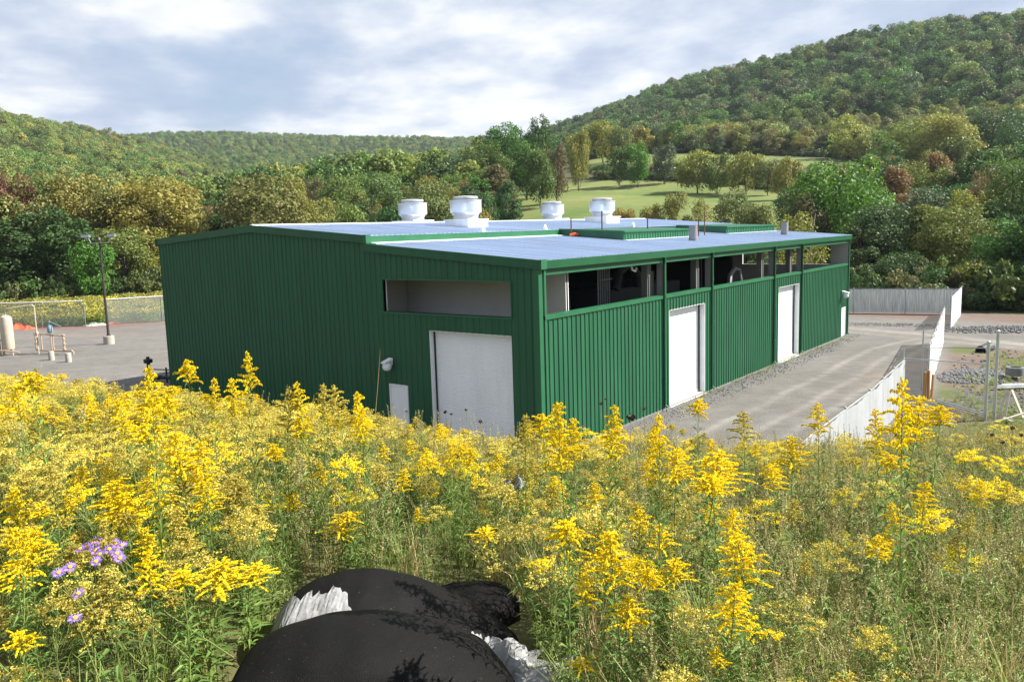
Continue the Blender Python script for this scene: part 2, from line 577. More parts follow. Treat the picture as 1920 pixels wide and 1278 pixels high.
def ground_cols(x, y):
    s, t = st(x, y)
    d = np.hypot(s, t)
    n = wob(x, y, 9) * 0.5 + 0.5 * wob(x, y, 3.1, 1.0)
    c = np.zeros(x.shape + (3,))
    c[:] = (0.060, 0.066, 0.028)                                        # wood and rough floor
    c += n[..., None] * 0.010
    field = poly_mask(FIELD_LOW, x, y) | poly_mask(FIELD_UP, x, y) | poly_mask(FIELD_R, x, y) | poly_mask(FIELD_FAR, x, y)
    nf = wob(x, y, 14) * 0.5 + 0.5 * wob(x, y, 5.3, 3.0)
    c[field] = (np.array((0.112, 0.142, 0.040)) + nf[..., None] * np.array((0.050, 0.030, 0.016)))[field]
    near = (d < 60) & (y < 40)
    cm = np.array((0.085, 0.085, 0.034)) + n[..., None] * np.array((0.03, 0.02, 0.008))
    c[near] = cm[near]
    lawn = (s > 6) & (t > 12) & (t < 45)
    cl = np.array((0.150, 0.175, 0.055)) + n[..., None] * np.array((0.05, 0.035, 0.02))
    c[lawn & near] = cl[lawn & near]
    return c


gc = ground_cols(GX, GY).reshape(-1, 3)


def attr_ground_mat(name, nscale, amt, fine, bump, rough=0.95):
    m = bpy.data.materials.new(name)
    m.use_nodes = True
    t = NT(m.node_tree)
    col = t.n('ShaderNodeAttribute', attribute_name='tone').outputs['Color']
    pos = t.n('ShaderNodeNewGeometry').outputs['Position']
    a = t.noise(pos, nscale, 6, 0.62)
    b = t.noise(pos, fine, 5, 0.7)
    v = t.math('ADD', t.math('MULTIPLY', a, amt), t.math('MULTIPLY', b, amt))
    v = t.math('ADD', v, 1 - amt)
    c = t.n('ShaderNodeHueSaturation', {'Color': col, 'Value': v}).outputs[0]
    bm = t.n('ShaderNodeBump', {'Height': b, 'Strength': bump, 'Distance': 0.06}).outputs[0]
    p = t.n('ShaderNodeBsdfPrincipled', {'Base Color': c, 'Roughness': rough, 'Specular IOR Level': 0.2, 'Normal': bm})
    t.t.links.new(p.outputs[0], t.n('ShaderNodeOutputMaterial').inputs[0])
    return m


def paint(me, cols):
    a = me.attributes.new('tone', 'FLOAT_COLOR', 'POINT')
    a.data.foreach_set('color', np.concatenate([cols, np.ones((len(cols), 1))], 1).astype(np.float32).ravel())


M['ground'] = attr_ground_mat('ground_soil_and_grass', 0.35, 0.7, 4.0, 0.5)
M['gravel'] = attr_ground_mat('gravel', 1.6, 0.62, 13.0, 1.0)
gme = mesh_np('ground', Vg, Fq, M['ground'], smooth_=True)
paint(gme, gc)
ground = link(bpy.data.objects.new('ground', gme))
tag(ground, 'hilly ground under the meadow, fields and woods', kind='structure')

# the gravel yard round the building: one sheet just above the level ground
yx = np.concatenate([np.arange(-84, -4, 0.45), np.arange(-4, 24.01, 0.16)])
yy = np.arange(-16, 62.01, 0.32)
YX, YY = np.meshgrid(yx, yy)


def seg_d(px_, py_, pts):
    d = np.full(px_.shape, 1e9)
    for (x0, y0), (x1, y1) in zip(pts[:-1], pts[1:]):
        L2 = (x1 - x0) ** 2 + (y1 - y0) ** 2
        t = np.clip(((px_ - x0) * (x1 - x0) + (py_ - y0) * (y1 - y0)) / L2, 0, 1)
        d = np.minimum(d, np.hypot(px_ - x0 - t * (x1 - x0), py_ - y0 - t * (y1 - y0)))
    return d


def yard_cols(x, y):
    n1_, n2_, n3_ = wob(x, y, 2.3), wob(x, y, 0.8, 1.0), wob(x, y, 6.5, 2.0)
    c = np.zeros(x.shape + (3,))
    c[:] = (0.142, 0.135, 0.126)
    c += (0.012 * n3_ + 0.008 * n1_ + 0.010 * n2_ + 0.010 * wob(x, y, 0.27, 3.0))[..., None]

    def blend(mask, col):
        k = np.clip(mask, 0, 1)[..., None]
        c[:] = c * (1 - k) + np.array(col) * 0.52 * k

    # pale dusty wheel tracks along the road beside the long wall and bending away to the right
    for off in (0.0, 1.7, 2.9):
        pth = [(3.2 + off, -4), (3.4 + off, 14), (3.3 + off, 24), (3.2 + off * .9, 32), (4.6 + off * .6, 38)]
        blend(0.62 * np.exp(-((seg_d(x + 0.12 * n1_, y, pth)) / 0.20) ** 2) * (0.55 + 0.25 * n1_ + 0.35 * wob(x, y, 0.31, 7.0)), (0.58, 0.55, 0.50))
    far = [(-16, 43.3), (-4, 43.2), (3.4, 41.0), (11, 38.2), (24, 35)]
    blend(0.75 * np.exp(-(seg_d(x, y, far) / 0.7) ** 2) * (0.8 + 0.3 * n1_), (0.52, 0.49, 0.44))
    blend(0.5 * np.exp(-(seg_d(x, y, [(a, b - 2.2) for a, b in far]) / 0.5) ** 2) * (0.8 + 0.3 * n1_), (0.50, 0.46, 0.40))
    blend(0.6 * np.exp(-((x - 6.6 - 0.5 * n1_) / 0.8) ** 2 - ((y - 25) / 6.5) ** 2) * (0.7 + 0.5 * n2_), (0.42, 0.33, 0.25))
    # red soil by the back fence, the left fence and right of the white fence
    blend(0.8 * smooth(48.5, 51.5, y) * smooth(-12, -6, x) * (0.7 + 0.4 * n1_), (0.26, 0.155, 0.115))
    dl = seg_d(x, y, [(-86, 3), (-73.8, 10.2), (-66.5, 15.7), (-62.5, 22), (-59, 34)])
    blend(0.9 * np.exp(-((dl - 1.2) / 1.5) ** 2) * (0.75 + 0.4 * n1_), (0.33, 0.17, 0.13))
    blend(0.35 * np.exp(-(seg_d(x, y, [(-62, 9), (-50, 20), (-40, 32)]) / 1.2) ** 2) * (0.6 + 0.6 * n1_), (0.44, 0.30, 0.24))
    for pth in ([(-60, 5), (-47, 18), (-36, 34)], [(-45, 2), (-38, 16), (-30, 30)], [(-40, 0), (-33, 12), (-27, 22)]):
        blend(0.4 * np.exp(-(seg_d(x, y, pth) / 0.35) ** 2) * (0.6 + 0.6 * n1_), (0.42, 0.40, 0.37))
    xr = np.interp(y, [0, 15, 18, 36, 44, 55], [9.3, 8.9, 9.1, 6.7, 5.6, 4.6])
    rt = smooth(0.1, 0.9, x - xr) * (1 - smooth(35, 37, y))
    blend(0.85 * rt, (0.23, 0.165, 0.125))
    blend(rt * smooth(0.5, -0.6, np.abs(y - 18.5) - 2.6 + n1_) * 0.8, (0.15, 0.15, 0.155))
    g1 = smooth(-0.1, 0.5, wob(x, y, 1.9, 5.0) + 0.55 * smooth(2.2, 5, x - xr) - 0.15)
    blend(rt * g1 * 0.9, (0.150, 0.190, 0.050))
    blend(smooth(0.25, 0.6, wob(x, y, 1.1, 8.0)) * rt * 0.35, (0.33, 0.27, 0.17))
    # coarse grey stone strip along the foot of the long wall and weeds in it
    blend(0.55 * smooth(1.6, 0.7, x + 0.4 * n1_) * smooth(-0.6, 0.1, x) * smooth(-1, 0, y) * smooth(39.5, 38.5, y), (0.21, 0.205, 0.195))
    blend(0.55 * np.exp(-((x - 0.35) / 0.3) ** 2) * smooth(-1, 0, y) * smooth(39.5, 38.5, y) * smooth(0.3, 0.6, n2_), (0.16, 0.17, 0.06))
    edge = np.minimum(np.minimum(x + 84, 24 - x), np.minimum(y + 16, 62 - y))
    blend(smooth(0.8, 0.0, edge + 0.8 * n1_ - 0.8) * 0.9, (0.11, 0.11, 0.05))
    return c


yc = yard_cols(YX, YY)
YZ = 0.0 * YX
gh = ground_h(YX, YY)
ok = (gh < 0.35)
dl_ = seg_d(YX, YY, [(-90, 0), (-73.8, 10.2), (-66.5, 15.7), (-62.5, 22), (-59, 34), (-50, 62)])
side = (YX - np.interp(YY, [0, 10.2, 15.7, 22, 34, 62], [-90, -73.8, -66.5, -62.5, -59, -50]))
ok &= side > -1.2 + 0.8 * wob(YX, YY, 2.0)
ok &= (YY < 56.5 + 0.6 * wob(YX, YY, 2.0)) & ((YX < 14.5 + 0.8 * wob(YX, YY, 1.5)) | (np.abs(YY - (38.2 - (YX - 11) * .25)) < 5))
YZ = 0.01 + 0.012 * wob(YX, YY, 0.7) - 0.35 * np.exp(-(((YX - 12.0) / 1.8) ** 2) - ((YY - 29) / 6.0) ** 2)
nyy, nxx = YX.shape
idy = np.arange(nxx * nyy).reshape(nyy, nxx)
okq = ok[:-1, :-1] & ok[:-1, 1:] & ok[1:, 1:] & ok[1:, :-1]
Fy = np.stack([idy[:-1, :-1], idy[:-1, 1:], idy[1:, 1:], idy[1:, :-1]], -1)[okq]
yme = mesh_np('gravel_yard', np.stack([YX, YY, YZ], -1).reshape(-1, 3), Fy, M['gravel'], smooth_=True)
paint(yme, yc.reshape(-1, 3))
tag(link(bpy.data.objects.new('gravel_yard', yme)), 'grey gravel yard and road round the green building', kind='structure')

# ------------------------------------------------------------------ the green metal building (X=0 long wall, Y=0 gable wall)
L = 38.2
UW, UR, US = 24.75, 16.47, 8.78
B1, B2, B3, B4 = 9.62, 14.70, 23.30, 28.05
HE, HET = 6.90, 7.216
HSIL = 5.23


def z_lean(u):
    return HET + 0.08 * u


def z_top(u):
    """top of the gable outline at u metres left of the corner"""
    if u <= US:
        return HET + (7.918 - HET) * u / US
    if u <= UR:
        return 8.264 + (8.876 - 8.264) * (u - US) / (UR - US)
    return 8.876 + (8.38 - 8.876) * (u - UR) / (UW + 0.15 - UR)


bld = empty('metal_building', (0, 0, 0), 0, 'long dark green ribbed metal building with white roll-up doors and pale metal roof', 'building')

PITCH_R = 0.3048


def rib_profile(a, b, phase=0.0):
    """positions along the wall and outward offsets of a ribbed sheet between a and b"""
    pts = [(a, None), (b, None)]
    k0 = math.floor((a - phase) / PITCH_R) - 1
    xs = []
    for k in range(k0, k0 + int((b - a) / PITCH_R) + 4):
        c = phase + (k + 0.5) * PITCH_R
        for dx, h in ((-0.048, 0.0), (-0.022, 0.036), (0.022, 0.036), (0.048, 0.0)):
            if a < c + dx < b:
                xs.append((c + dx, h))

    def off(x):
        k = math.floor((x - phase) / PITCH_R)
        d = abs(x - phase - (k + 0.5) * PITCH_R)
        return 0.036 if d < 0.022 else (0.036 * (0.048 - d) / 0.026 if d < 0.048 else 0.0)
    return [(a, off(a))] + sorted(xs) + [(b, off(b))]


def ribbed(mb, a, b, z0, z1, fn, phase=0.0):
    """z0, z1 are functions of position; fn(pos, off, z) gives the point. Front sheet with closed back so it has thickness"""
    pr = rib_profile(a, b, phase)
    vs, fs = [], []
    for x, h in pr:
        vs += [fn(x, h, z0(x)), fn(x, h, z1(x)), fn(x, h - 0.012 if h > 0.01 else -0.012, z0(x)), fn(x, h - 0.012 if h > 0.01 else -0.012, z1(x))]
    for i in range(len(pr) - 1):
        p = i * 4
        q = p + 4
        fs += [(p, q, q + 1, p + 1), (p + 2, p + 3, q + 3, q + 2), (p, p + 2, q + 2, q), (p + 1, q + 1, q + 3, p + 3)]
    e = (len(pr) - 1) * 4
    fs += [(0, 1, 3, 2), (e, e + 2, e + 3, e + 1)]
    mb.add(vs, fs)


def panel_row(a, b, width, zlo, zhi, holes, fn, name='wall_panel', material='green', parent=None, flip=False):
    """sheets of the given width from a to b; holes = (a0,a1,z0,z1)"""
    k = 0
    p = a
    while p < b - 1e-4:
        q = min(p + width, b)
        mbs = {}
        cuts = sorted({p, q} | {c for h in holes for c in h[:2] if p < c < q})
        for c0, c1 in zip(cuts[:-1], cuts[1:]):
            m_ = (c0 + c1) / 2
            ivs = [(zlo, zhi)]
            lo = zlo
            hs = sorted([h for h in holes if h[0] <= m_ <= h[1]], key=lambda h: h[2])
            segs = []
            for h in hs:
                if h[2] > lo(m_) + 0.02 if callable(lo) else True:
                    segs.append((lo, (lambda v: (lambda x: v))(h[2])))
                lo = (lambda v: (lambda x: v))(h[3])
            segs.append((lo, zhi))
            for j, (s0, s1) in enumerate(segs):
                if s1(m_) - s0(m_) > 0.03:
                    ribbed(mbs.setdefault((c0, j) if len(cuts) > 2 or len(segs) > 1 else 0, MB()), c0 + 0.0015, c1 - 0.0015, s0, s1, fn, a)
        for mb in mbs.values():
            mb.build(name, M[material], parent if parent is not None else bld)
        p = q
        k += 1


ZERO = lambda x: 0.08
WIN = (1.23, 7.86, 5.14, 6.44)
DOOR = (1.24, 5.37, 0.0, 4.47)
MAN = (6.68, 7.74, 0.0, 2.13)
# gable wall facing the meadow
panel_row(0.20, UW, 0.9144, ZERO, lambda u: z_top(u) - 0.16, [WIN, DOOR, MAN], lambda u, h, z: (-u, -h, z))
# long wall by the road: lower sheets
door2 = (B1 + 0.45, B2 - 0.80, 0.0, 4.50)
door4 = (B3 + 0.75, B4 - 0.42, 0.0, 4.50)
man5 = (36.55, 37.5, 0.0, 2.13)
for a_, b_ in ((0.42, B1 - 0.10), (B1 + 0.10, B2 - 0.10), (B2 + 0.10, B3 - 0.10), (B3 + 0.10, B4 - 0.10), (B4 + 0.10, L - 0.2)):
    panel_row(a_, b_, 0.9144, ZERO, lambda y: HSIL - 0.06, [door2, door4, man5], lambda y, h, z: (h, y, z))
# far gable wall (seen through the openings) and left wall
panel_row(0.0, UW, 0.9144, ZERO, lambda u: z_top(u) - 0.16, [WIN], lambda u, h, z: (-u, L + h, z))
mb = MB()
mb.box(-UW - 0.04, -UW, 0, L, 0.1, 8.2)
mb.build('left_wall', M['green'], bld)

# foundation, floor, liners
mb = MB()
mb.box(-UW + 0.02, -0.03, 0.03, L - 0.03, -0.1, 0.10)
mb.build('floor_slab', M['concrete'], bld)
mb = MB()
mb.box(-0.02, 0.03, 0.0, L, -0.1, 0.075)
mb.box(-UW, -0.02, -0.03, 0.0, -0.1, 0.075)
mb.build('base_sill', M['stack'], bld)
mb = MB()


def liner_front(Y0, Y1, holes):
    us = sorted({0.0, UW, US, UR} | {c for h in holes for c in h[:2]})
    for a, b in zip(us[:-1], us[1:]):
        m_ = (a + b) / 2
        lo = 0.1
        for h in sorted([h for h in holes if h[0] <= m_ <= h[1]], key=lambda h: h[2]) + [None]:
            hi0 = hi1 = h[2] if h else None
            if h is None:
                hi0, hi1 = z_top(a + 1e-6) - 0.25, z_top(b - 1e-6) - 0.25
            if hi0 > lo + 0.02:
                MB().hexa([(-b, Y0, lo), (-a, Y0, lo), (-a, Y1, lo), (-b, Y1, lo), (-b, Y0, hi1), (-a, Y0, hi0), (-a, Y1, hi0), (-b, Y1, hi1)]).build('gable_liner', M['inner'], bld)
            if h:
                lo = h[3]


liner_front(0.016, 0.18, [WIN, DOOR, MAN])
liner_front(L - 0.18, L - 0.016, [WIN])
mb = MB()
for a_, b_ in ((0.2, B1 - 0.1), (B1 + 0.10, door2[0]), (door2[1], B2 - .1), (B2 + 0.10, B3 - 0.10), (B3 + 0.10, door4[0]), (door4[1], B4 - .1), (B4 + 0.10, man5[0]), (man5[1], L - 0.2)):
    mb.box(-0.18, -0.016, a_, b_, 0.1, HSIL - 0.09)
for d_ in (door2, door4):
    mb.box(-0.18, -0.016, d_[0], d_[1], 4.50, HSIL - 0.09)
mb.box(-0.18, -0.016, man5[0], man5[1], 2.13, HSIL - 0.09)
mb.build('wall_liner', M['inner_col'], bld)

# partitions and dark inside
mb = MB()
mb.box(-US + 0.1, -0.35, 2.25, 2.40, 0.1, 7.2)
mb.box(-US - 0.1, -US + 0.05, 0.3, 2.39, 0.1, 7.6)
mb.build('partition', M['inner'], bld)
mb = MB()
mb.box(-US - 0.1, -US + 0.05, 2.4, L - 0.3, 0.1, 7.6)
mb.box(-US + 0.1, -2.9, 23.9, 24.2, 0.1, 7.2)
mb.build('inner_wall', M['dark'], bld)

# sill trims, eave beam, posts, downspouts
mb = MB()
for a_, b_ in ((0.30, B1 - 0.02), (B1 + 0.04, B2 - 0.02), (B2 + 0.04, B3 - 0.02), (B3 + 0.04, B4 - 0.02), (B4 + 0.04, L - 0.15)):
    mb.hexa([(-0.2, a_, HSIL - 0.09), (0.062, a_, HSIL - 0.16), (0.062, b_, HSIL - 0.16), (-0.2, b_, HSIL - 0.09), (-0.2, a_, HSIL), (0.062, a_, HSIL - 0.02), (0.062, b_, HSIL - 0.02), (-0.2, b_, HSIL)])
mb.build('sill_trim', M['green_trim'], bld)
mb = MB()
mb.box(-0.20, -0.02, 0.2, L - 0.1, 6.66, HE + 0.02)
mb.build('eave_beam', M['green'], bld)
mb = MB()
mb.hexa([(-0.02, -0.08, HE), (0.12, -0.08, HE), (0.12, L + .08, HE), (-0.02, L + .08, HE), (-0.02, -0.08, HET - 0.02), (0.20, -0.08, HET - 0.02), (0.20, L + .08, HET - 0.02), (-0.02, L + .08, HET - 0.02)])
mb.build('eave_gutter', M['green_trim'], bld)
mb = MB()
mb.box(0.12, 0.22, -0.09, 0.25, HE - 0.005, HET + 0.025)
mb.build('gutter_end', M['green_trim'], bld)
mb = MB()
mb.box(-0.2, 0.055, -0.055, 0.17, 0.10, HE)
mb.build('corner_trim', M['green_trim'], bld)
mb = MB()
mb.box(-0.2, 0.055, L - 0.17, L + 0.055, 0.10, HE)
mb.build('corner_trim', M['green_trim'], bld)
post = None
for y in (0.36, B1, B2, B3, B4):
    mb = MB()
    w0 = 0.06 if y < 1 else 0.095
    mb.box(-0.17, 0.045, -w0, w0, 0.10, HE)
    o = mb.build('wall_post', M['green_trim'], bld)
    o.location.y = y
for y in (0.245, B1 - 0.17, B2 - 0.17, B3 - 0.17, B4 - 0.17, L - 0.34):
    mb = MB()
    mb.tube([(0.13, y, HE), (0.13, y, HE - 0.15), (0.095, y, HE - 0.3), (0.095, y, 0.28), (0.22, y, 0.16)], 0.052, 8)
    for z in (1.5, 3.5, 5.6):
        mb.box(0.03, 0.155, y - 0.062, y + 0.062, z, z + 0.05)
    if y > 1:
        mb.build('downspout', M['green'], bld)
for y in (B1 - 0.11, B2 - 0.11, B3 - 0.11, B4 - 0.11):
    mb = MB()
    mb.box(-0.30, -0.03, y - 0.05, y, HSIL + 0.002, 6.66)
    mb.build('opening_jamb', M['stack'], bld)
for y in (B1 - 0.75, B2 - 0.85, B3 - 0.85, B4 - 0.85):
    mb = MB()
    mb.box(-0.75, -0.45, y, y + 0.35, 0.1, 6.9)
    mb.build('inner_column', M['inner_col'], bld)
mb = MB()
mb.box(-0.9, -0.35, 2.30, 2.44, 0.1, 6.9)
mb.build('inner_column', M['jamb'], bld)

# rake fascia of both gables, in five straight lengths
for Y0, Y1 in ((-0.10, -0.04), (L + 0.04, L + 0.10)):
    for a, b in ((-0.12, US), (US, UR), (UR, UW + 0.15)):
        za, zb = z_top(max(a, 0) + 1e-6) + 0.012, z_top(b - 1e-6) + 0.012
        mb = MB()
        mb.hexa([(-b, Y0, zb - 0.33), (-a, Y0, za - 0.33), (-a, Y1 + 0.02, za - 0.33), (-b, Y1 + 0.02, zb - 0.33), (-b, Y0, zb), (-a, Y0, za), (-a, Y1 + 0.06, za), (-b, Y1 + 0.06, zb)])
        mb.build('rake_fascia', M['green'], bld)
mb = MB()
mb.box(-US - 0.02, -US + 0.16, -0.105, 0.18, 7.93, 8.29)
mb.build('fascia_end', M['green_trim'], bld)
mb = MB()
mb.box(-UW - 0.2, -UW - 0.04, -0.1, L + .1, 8.0, 8.36)
mb.build('eave_fascia', M['green_trim'], bld)


# roofs: ribbed sheets running down the slope
def roof_row(u0, u1, z0, z1, ya, yb, name='roof_panel', skip=None):
    y = ya
    while y < yb - 0.05:
        y2 = min(y + 0.9144, yb)
        us0 = u0 if skip is None else skip(0.5 * (y + y2), u0)
        mb = MB()
        pr = []
        for k in range(4):
            c = y + (k + 0.0) * 0.3048
            if k == 0:
                pr += [(y + 0.001, 0.0), (y + 0.03, 0.0)]
            elif c < y2 - 0.06:
                pr += [(c - 0.045, 0.0), (c - 0.02, 0.032), (c + 0.02, 0.032), (c + 0.045, 0.0)]
        pr += [(y2 - 0.045, 0.0), (y2 - 0.025, 0.038), (y2 - 0.002, 0.038)]
        vs, fs = [], []
        for yy_, h in pr:
            zz0 = z0 + (z1 - z0) * (us0 - u0) / (u1 - u0)
            vs += [(-us0, yy_, zz0 + h), (-u1, yy_, z1 + h), (-us0, yy_, zz0 - 0.06), (-u1, yy_, z1 - 0.06)]
        for i in range(len(pr) - 1):
            p, q = i * 4, i * 4 + 4
            fs += [(p, q, q + 1, p + 1), (p + 2, p + 3, q + 3, q + 2), (p, p + 2, q + 2, q), (p + 1, q + 1, q + 3, p + 3)]
        e = (len(pr) - 1) * 4
        fs += [(0, 1, 3, 2), (e, e + 2, e + 3, e + 1)]
        mb.add(vs, fs)
        mb.build(name, M['roof'], bld)
        y = y2


roof_row(-0.17, US - 0.02, z_lean(-0.17) - 0.02, 7.918 - 0.02, 0.0, L)
roof_row(US - 0.05, UR, 8.264 - 0.03, 8.876 - 0.02, 0.0, L)
mb = MB()
mb.hexa([(-UW - .1, 0, 8.30), (-UR, 0, 8.78), (-UR, L, 8.78), (-UW - .1, L, 8.30), (-UW - .1, 0, 8.36), (-UR, 0, 8.86), (-UR, L, 8.86), (-UW - .1, L, 8.36)])
mb.build('left_roof', M['roof'], bld)
mb = MB()
mb.hexa([(-UR - .22, -0.06, 8.862), (-UR + .22, -0.06, 8.862), (-UR + .22, L + .06, 8.862), (-UR - .22, L + .06, 8.862), (-UR - .03, -0.06, 8.925), (-UR + .03, -0.06, 8.925), (-UR + .03, L + .06, 8.925), (-UR - .03, L + .06, 8.925)])
mb.build('ridge_cap', M['flash'], bld)
# step between the two roofs
mb = MB()
mb.box(-US - 0.02, -US + 0.07, 0.18, 14.9, 7.96, 8.232)
mb.box(-US - 0.02, -US + 0.05, 14.9, L, 7.94, 8.225)
mb.build('step_fascia', M['green_trim'], bld)
mb = MB()
mb.hexa([(-US + 0.04, 0.2, 7.92), (-US + 0.42, 0.2, 7.905), (-US + 0.42, 14.6, 7.905), (-US + 0.04, 14.6, 7.92), (-US + 0.04, 0.2, 7.965), (-US + 0.42, 0.2, 7.93), (-US + 0.42, 14.6, 7.93), (-US + 0.04, 14.6, 7.965)])
mb.build('step_flashing', M['flash'], bld)
# raised roof boxes that carry the high roof out over the low one
for ya, yb, ux in ((14.3, 22.6, 4.75), (28.6, 37.4, 5.2)):
    zt0, zt1 = 8.25, 8.05 if ya < 20 else 8.08
    mb = MB()
    mb.hexa([(-US, ya, 7.8), (-ux, ya, z_lean(ux) - .05), (-ux, yb, z_lean(ux) - .05), (-US, yb, 7.8), (-US, ya, zt0), (-ux, ya, zt1), (-ux, yb, zt1), (-US, yb, zt0)])
    dm = mb.build('raised_roof_box', M['green'], bld)
    mb = MB()
    ribbed(mb, ya + 0.05, yb, lambda y: z_lean(ux) + 0.02, lambda y: zt1 - 0.05, lambda y, h, z: (-ux + 0.016 + h, y, z))
    mb.build('box_face', M['green_trim'], dm)
    mb = MB()
    mb.box(-ux - 0.02, -ux + 0.10, ya - 0.02, yb + 0.02, zt1 - 0.06, zt1 + 0.02)
    mb.bar((-ux, ya, zt1), (-US, ya, zt0), 0.10, 0.08)
    mb.build('box_trim', M['green_trim'], dm)
    mb = MB()
    mb.box(-ux + 0.02, -ux + 0.22, ya, yb, z_lean(ux) - 0.03, z_lean(ux) + 0.012)
    mb.build('box_flashing', M['flash'], dm)


# roll-up doors
def rolldoor(name, a, b, h, fn, depth, jamb_side, cat=None):
    """fn(pos along wall, inward depth, z)"""
    d = bpy.data.objects.new(name, None)
    link(d, bld)

    def bx(nm, p0, p1, d0, d1, z0, z1, m_):
        mb = MB()
        mb.hexa([fn(p0, d0, z0), fn(p1, d0, z0), fn(p1, d1, z0), fn(p0, d1, z0), fn(p0, d0, z1), fn(p1, d0, z1), fn(p1, d1, z1), fn(p0, d1, z1)])
        return mb.build(nm, m_, d)
    mb = MB()
    n = int(h / 0.076)
    vs, fs = [], []
    for i in range(n + 1):
        for j, (zf, off) in enumerate(((0.0, 0.0), (0.25, 0.010), (0.75, 0.010))):
            z = 0.12 + (i + zf) * (h - 0.12) / (n + 1)
            vs += [fn(a + 0.02, depth - off, z), fn(b - 0.02, depth - off, z), fn(a + 0.02, depth + 0.03, z), fn(b - 0.02, depth + 0.03, z)]
    for i in range(len(vs) // 4 - 1):
        p, q = i * 4, i * 4 + 4
        fs += [(p, p + 1, q + 1, q), (p + 2, q + 2, q + 3, p + 3), (p, q, q + 2, p + 2), (p + 1, p + 3, q + 3, q + 1)]
    mb.add(vs, fs)
    mb.build('slat_curtain', M['white'], d)
    bx('bottom_bar', a + 0.02, b - 0.02, depth - 0.04, depth + 0.04, 0.045, 0.20, M['white'])
    for p in (a, b - 0.03):
        bx('jamb', p, p + 0.03, 0.004, depth + 0.05, 0.10, h, M['jamb'])
    for p in (a + 0.03, b - 0.08):
        bx('guide_rail', p, p + 0.05, depth - 0.07, depth - 0.018, 0.10, h - 0.03, M['black'])
    bx('head_jamb', a, b, 0.004, depth + 0.05, h - 0.03, h, M['jamb'])
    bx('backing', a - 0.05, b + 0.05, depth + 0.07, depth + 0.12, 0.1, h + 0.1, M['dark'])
    bx('threshold', a, b, -0.06, depth + 0.05, -0.02, 0.04, M['jamb'])
    return d


rolldoor('roll_up_door', DOOR[0], DOOR[1], DOOR[3], lambda u, d, z: (-u, d, z), 0.28, 1)
rolldoor('roll_up_door', door2[0], door2[1], door2[3], lambda y, d, z: (-d, y, z), 0.34, 1)
rolldoor('roll_up_door', door4[0], door4[1], door4[3], lambda y, d, z: (-d, y, z), 0.34, 1)


def mandoor(a, b, fn):
    d = bpy.data.objects.new('man_door', None)
    link(d, bld)

    def bx(nm, p0, p1, d0, d1, z0, z1, m_):
        mb = MB()
        mb.hexa([fn(p0, d0, z0), fn(p1, d0, z0), fn(p1, d1, z0), fn(p0, d1, z0), fn(p0, d0, z1), fn(p1, d0, z1), fn(p1, d1, z1), fn(p0, d1, z1)])
        return mb.build(nm, m_, d)
    bx('door_leaf', a + 0.05, b - 0.05, 0.0, 0.06, 0.12, 2.08, M['white'])
    bx('door_frame', a, a + 0.05, -0.045, 0.10, 0.10, 2.13, M['jamb'])
    bx('door_frame', b - 0.05, b, -0.045, 0.10, 0.10, 2.13, M['jamb'])
    bx('door_frame', a + 0.05, b - 0.05, -0.045, 0.10, 2.08, 2.13, M['jamb'])
    bx('handle', a + 0.10, a + 0.16, -0.07, 0.0, 1.02, 1.10, M['galv'])


mandoor(MAN[0], MAN[1], lambda u, d, z: (-u, d, z))
mandoor(man5[0], man5[1], lambda y, d, z: (-d, y, z))
mb = MB()
for b_ in ((WIN[0] - 0.05, WIN[0], WIN[2] - 0.05, WIN[3] + 0.05), (WIN[1], WIN[1] + 0.05, WIN[2] - 0.05, WIN[3] + 0.05), (WIN[0], WIN[1], WIN[3], WIN[3] + 0.05), (WIN[0], WIN[1], WIN[2] - 0.07, WIN[2])):
    mb.box(-b_[1], -b_[0], -0.045, 0.2, b_[2], b_[3])
mb.build('opening_trim', M['green_trim'], bld)
mb = MB()
mb.box(-WIN[1] + 0.005, -WIN[1] + 0.03, 0.15, 0.19, WIN[2], WIN[3])
mb.build('opening_return', M['jamb'], bld)


# wall lamps
def wall_lamp(p, out, side):
    """out = outward unit vector of the wall, side = along it"""
    d = bpy.data.objects.new('wall_lamp', None)
    link(d, bld)
    d.location = p
    d.scale = (0.78, 0.78, 0.78)
    o = Vector(out)
    s = Vector(side)
    z = Vector((0, 0, 1))

    def P_(a, b, c):
        return o * a + s * b + z * c
    mb = MB()
    mb.hexa([P_(0.04, -.16, .12), P_(.62, -.16, .02), P_(.62, .16, .02), P_(.04, .16, .12), P_(0.04, -.16, .26), P_(.62, -.16, .10), P_(.62, .16, .10), P_(.04, .16, .26)])
    mb.build('lamp_hood', M['white'], d)
    mb = MB()
    pts = [P_(0.10 + 0.0 * k, 0, 0) for k in range(1)]
    prof = [(0.20, 0.02), (0.25, -0.12), (0.24, -0.25), (0.17, -0.35), (0.06, -0.39)]
    mb.lathe(prof, 16, tuple(o * 0.34))
    mb.build('lamp_bowl', M['white'], d, True)
    mb = MB()
    mb.hexa([P_(0.0, -.09, -.1), P_(.10, -.09, -.1), P_(.10, .09, -.1), P_(0, .09, -.1), P_(0, -.09, .2), P_(.10, -.09, .2), P_(.10, .09, .2), P_(0, .09, .2)])
    mb.build('lamp_box', M['jamb'], d)


wall_lamp((-7.55, -0.03, 3.02), (0, -1, 0), (1, 0, 0))
wall_lamp((0.03, 36.6, 3.15), (1, 0, 0), (0, 1, 0))

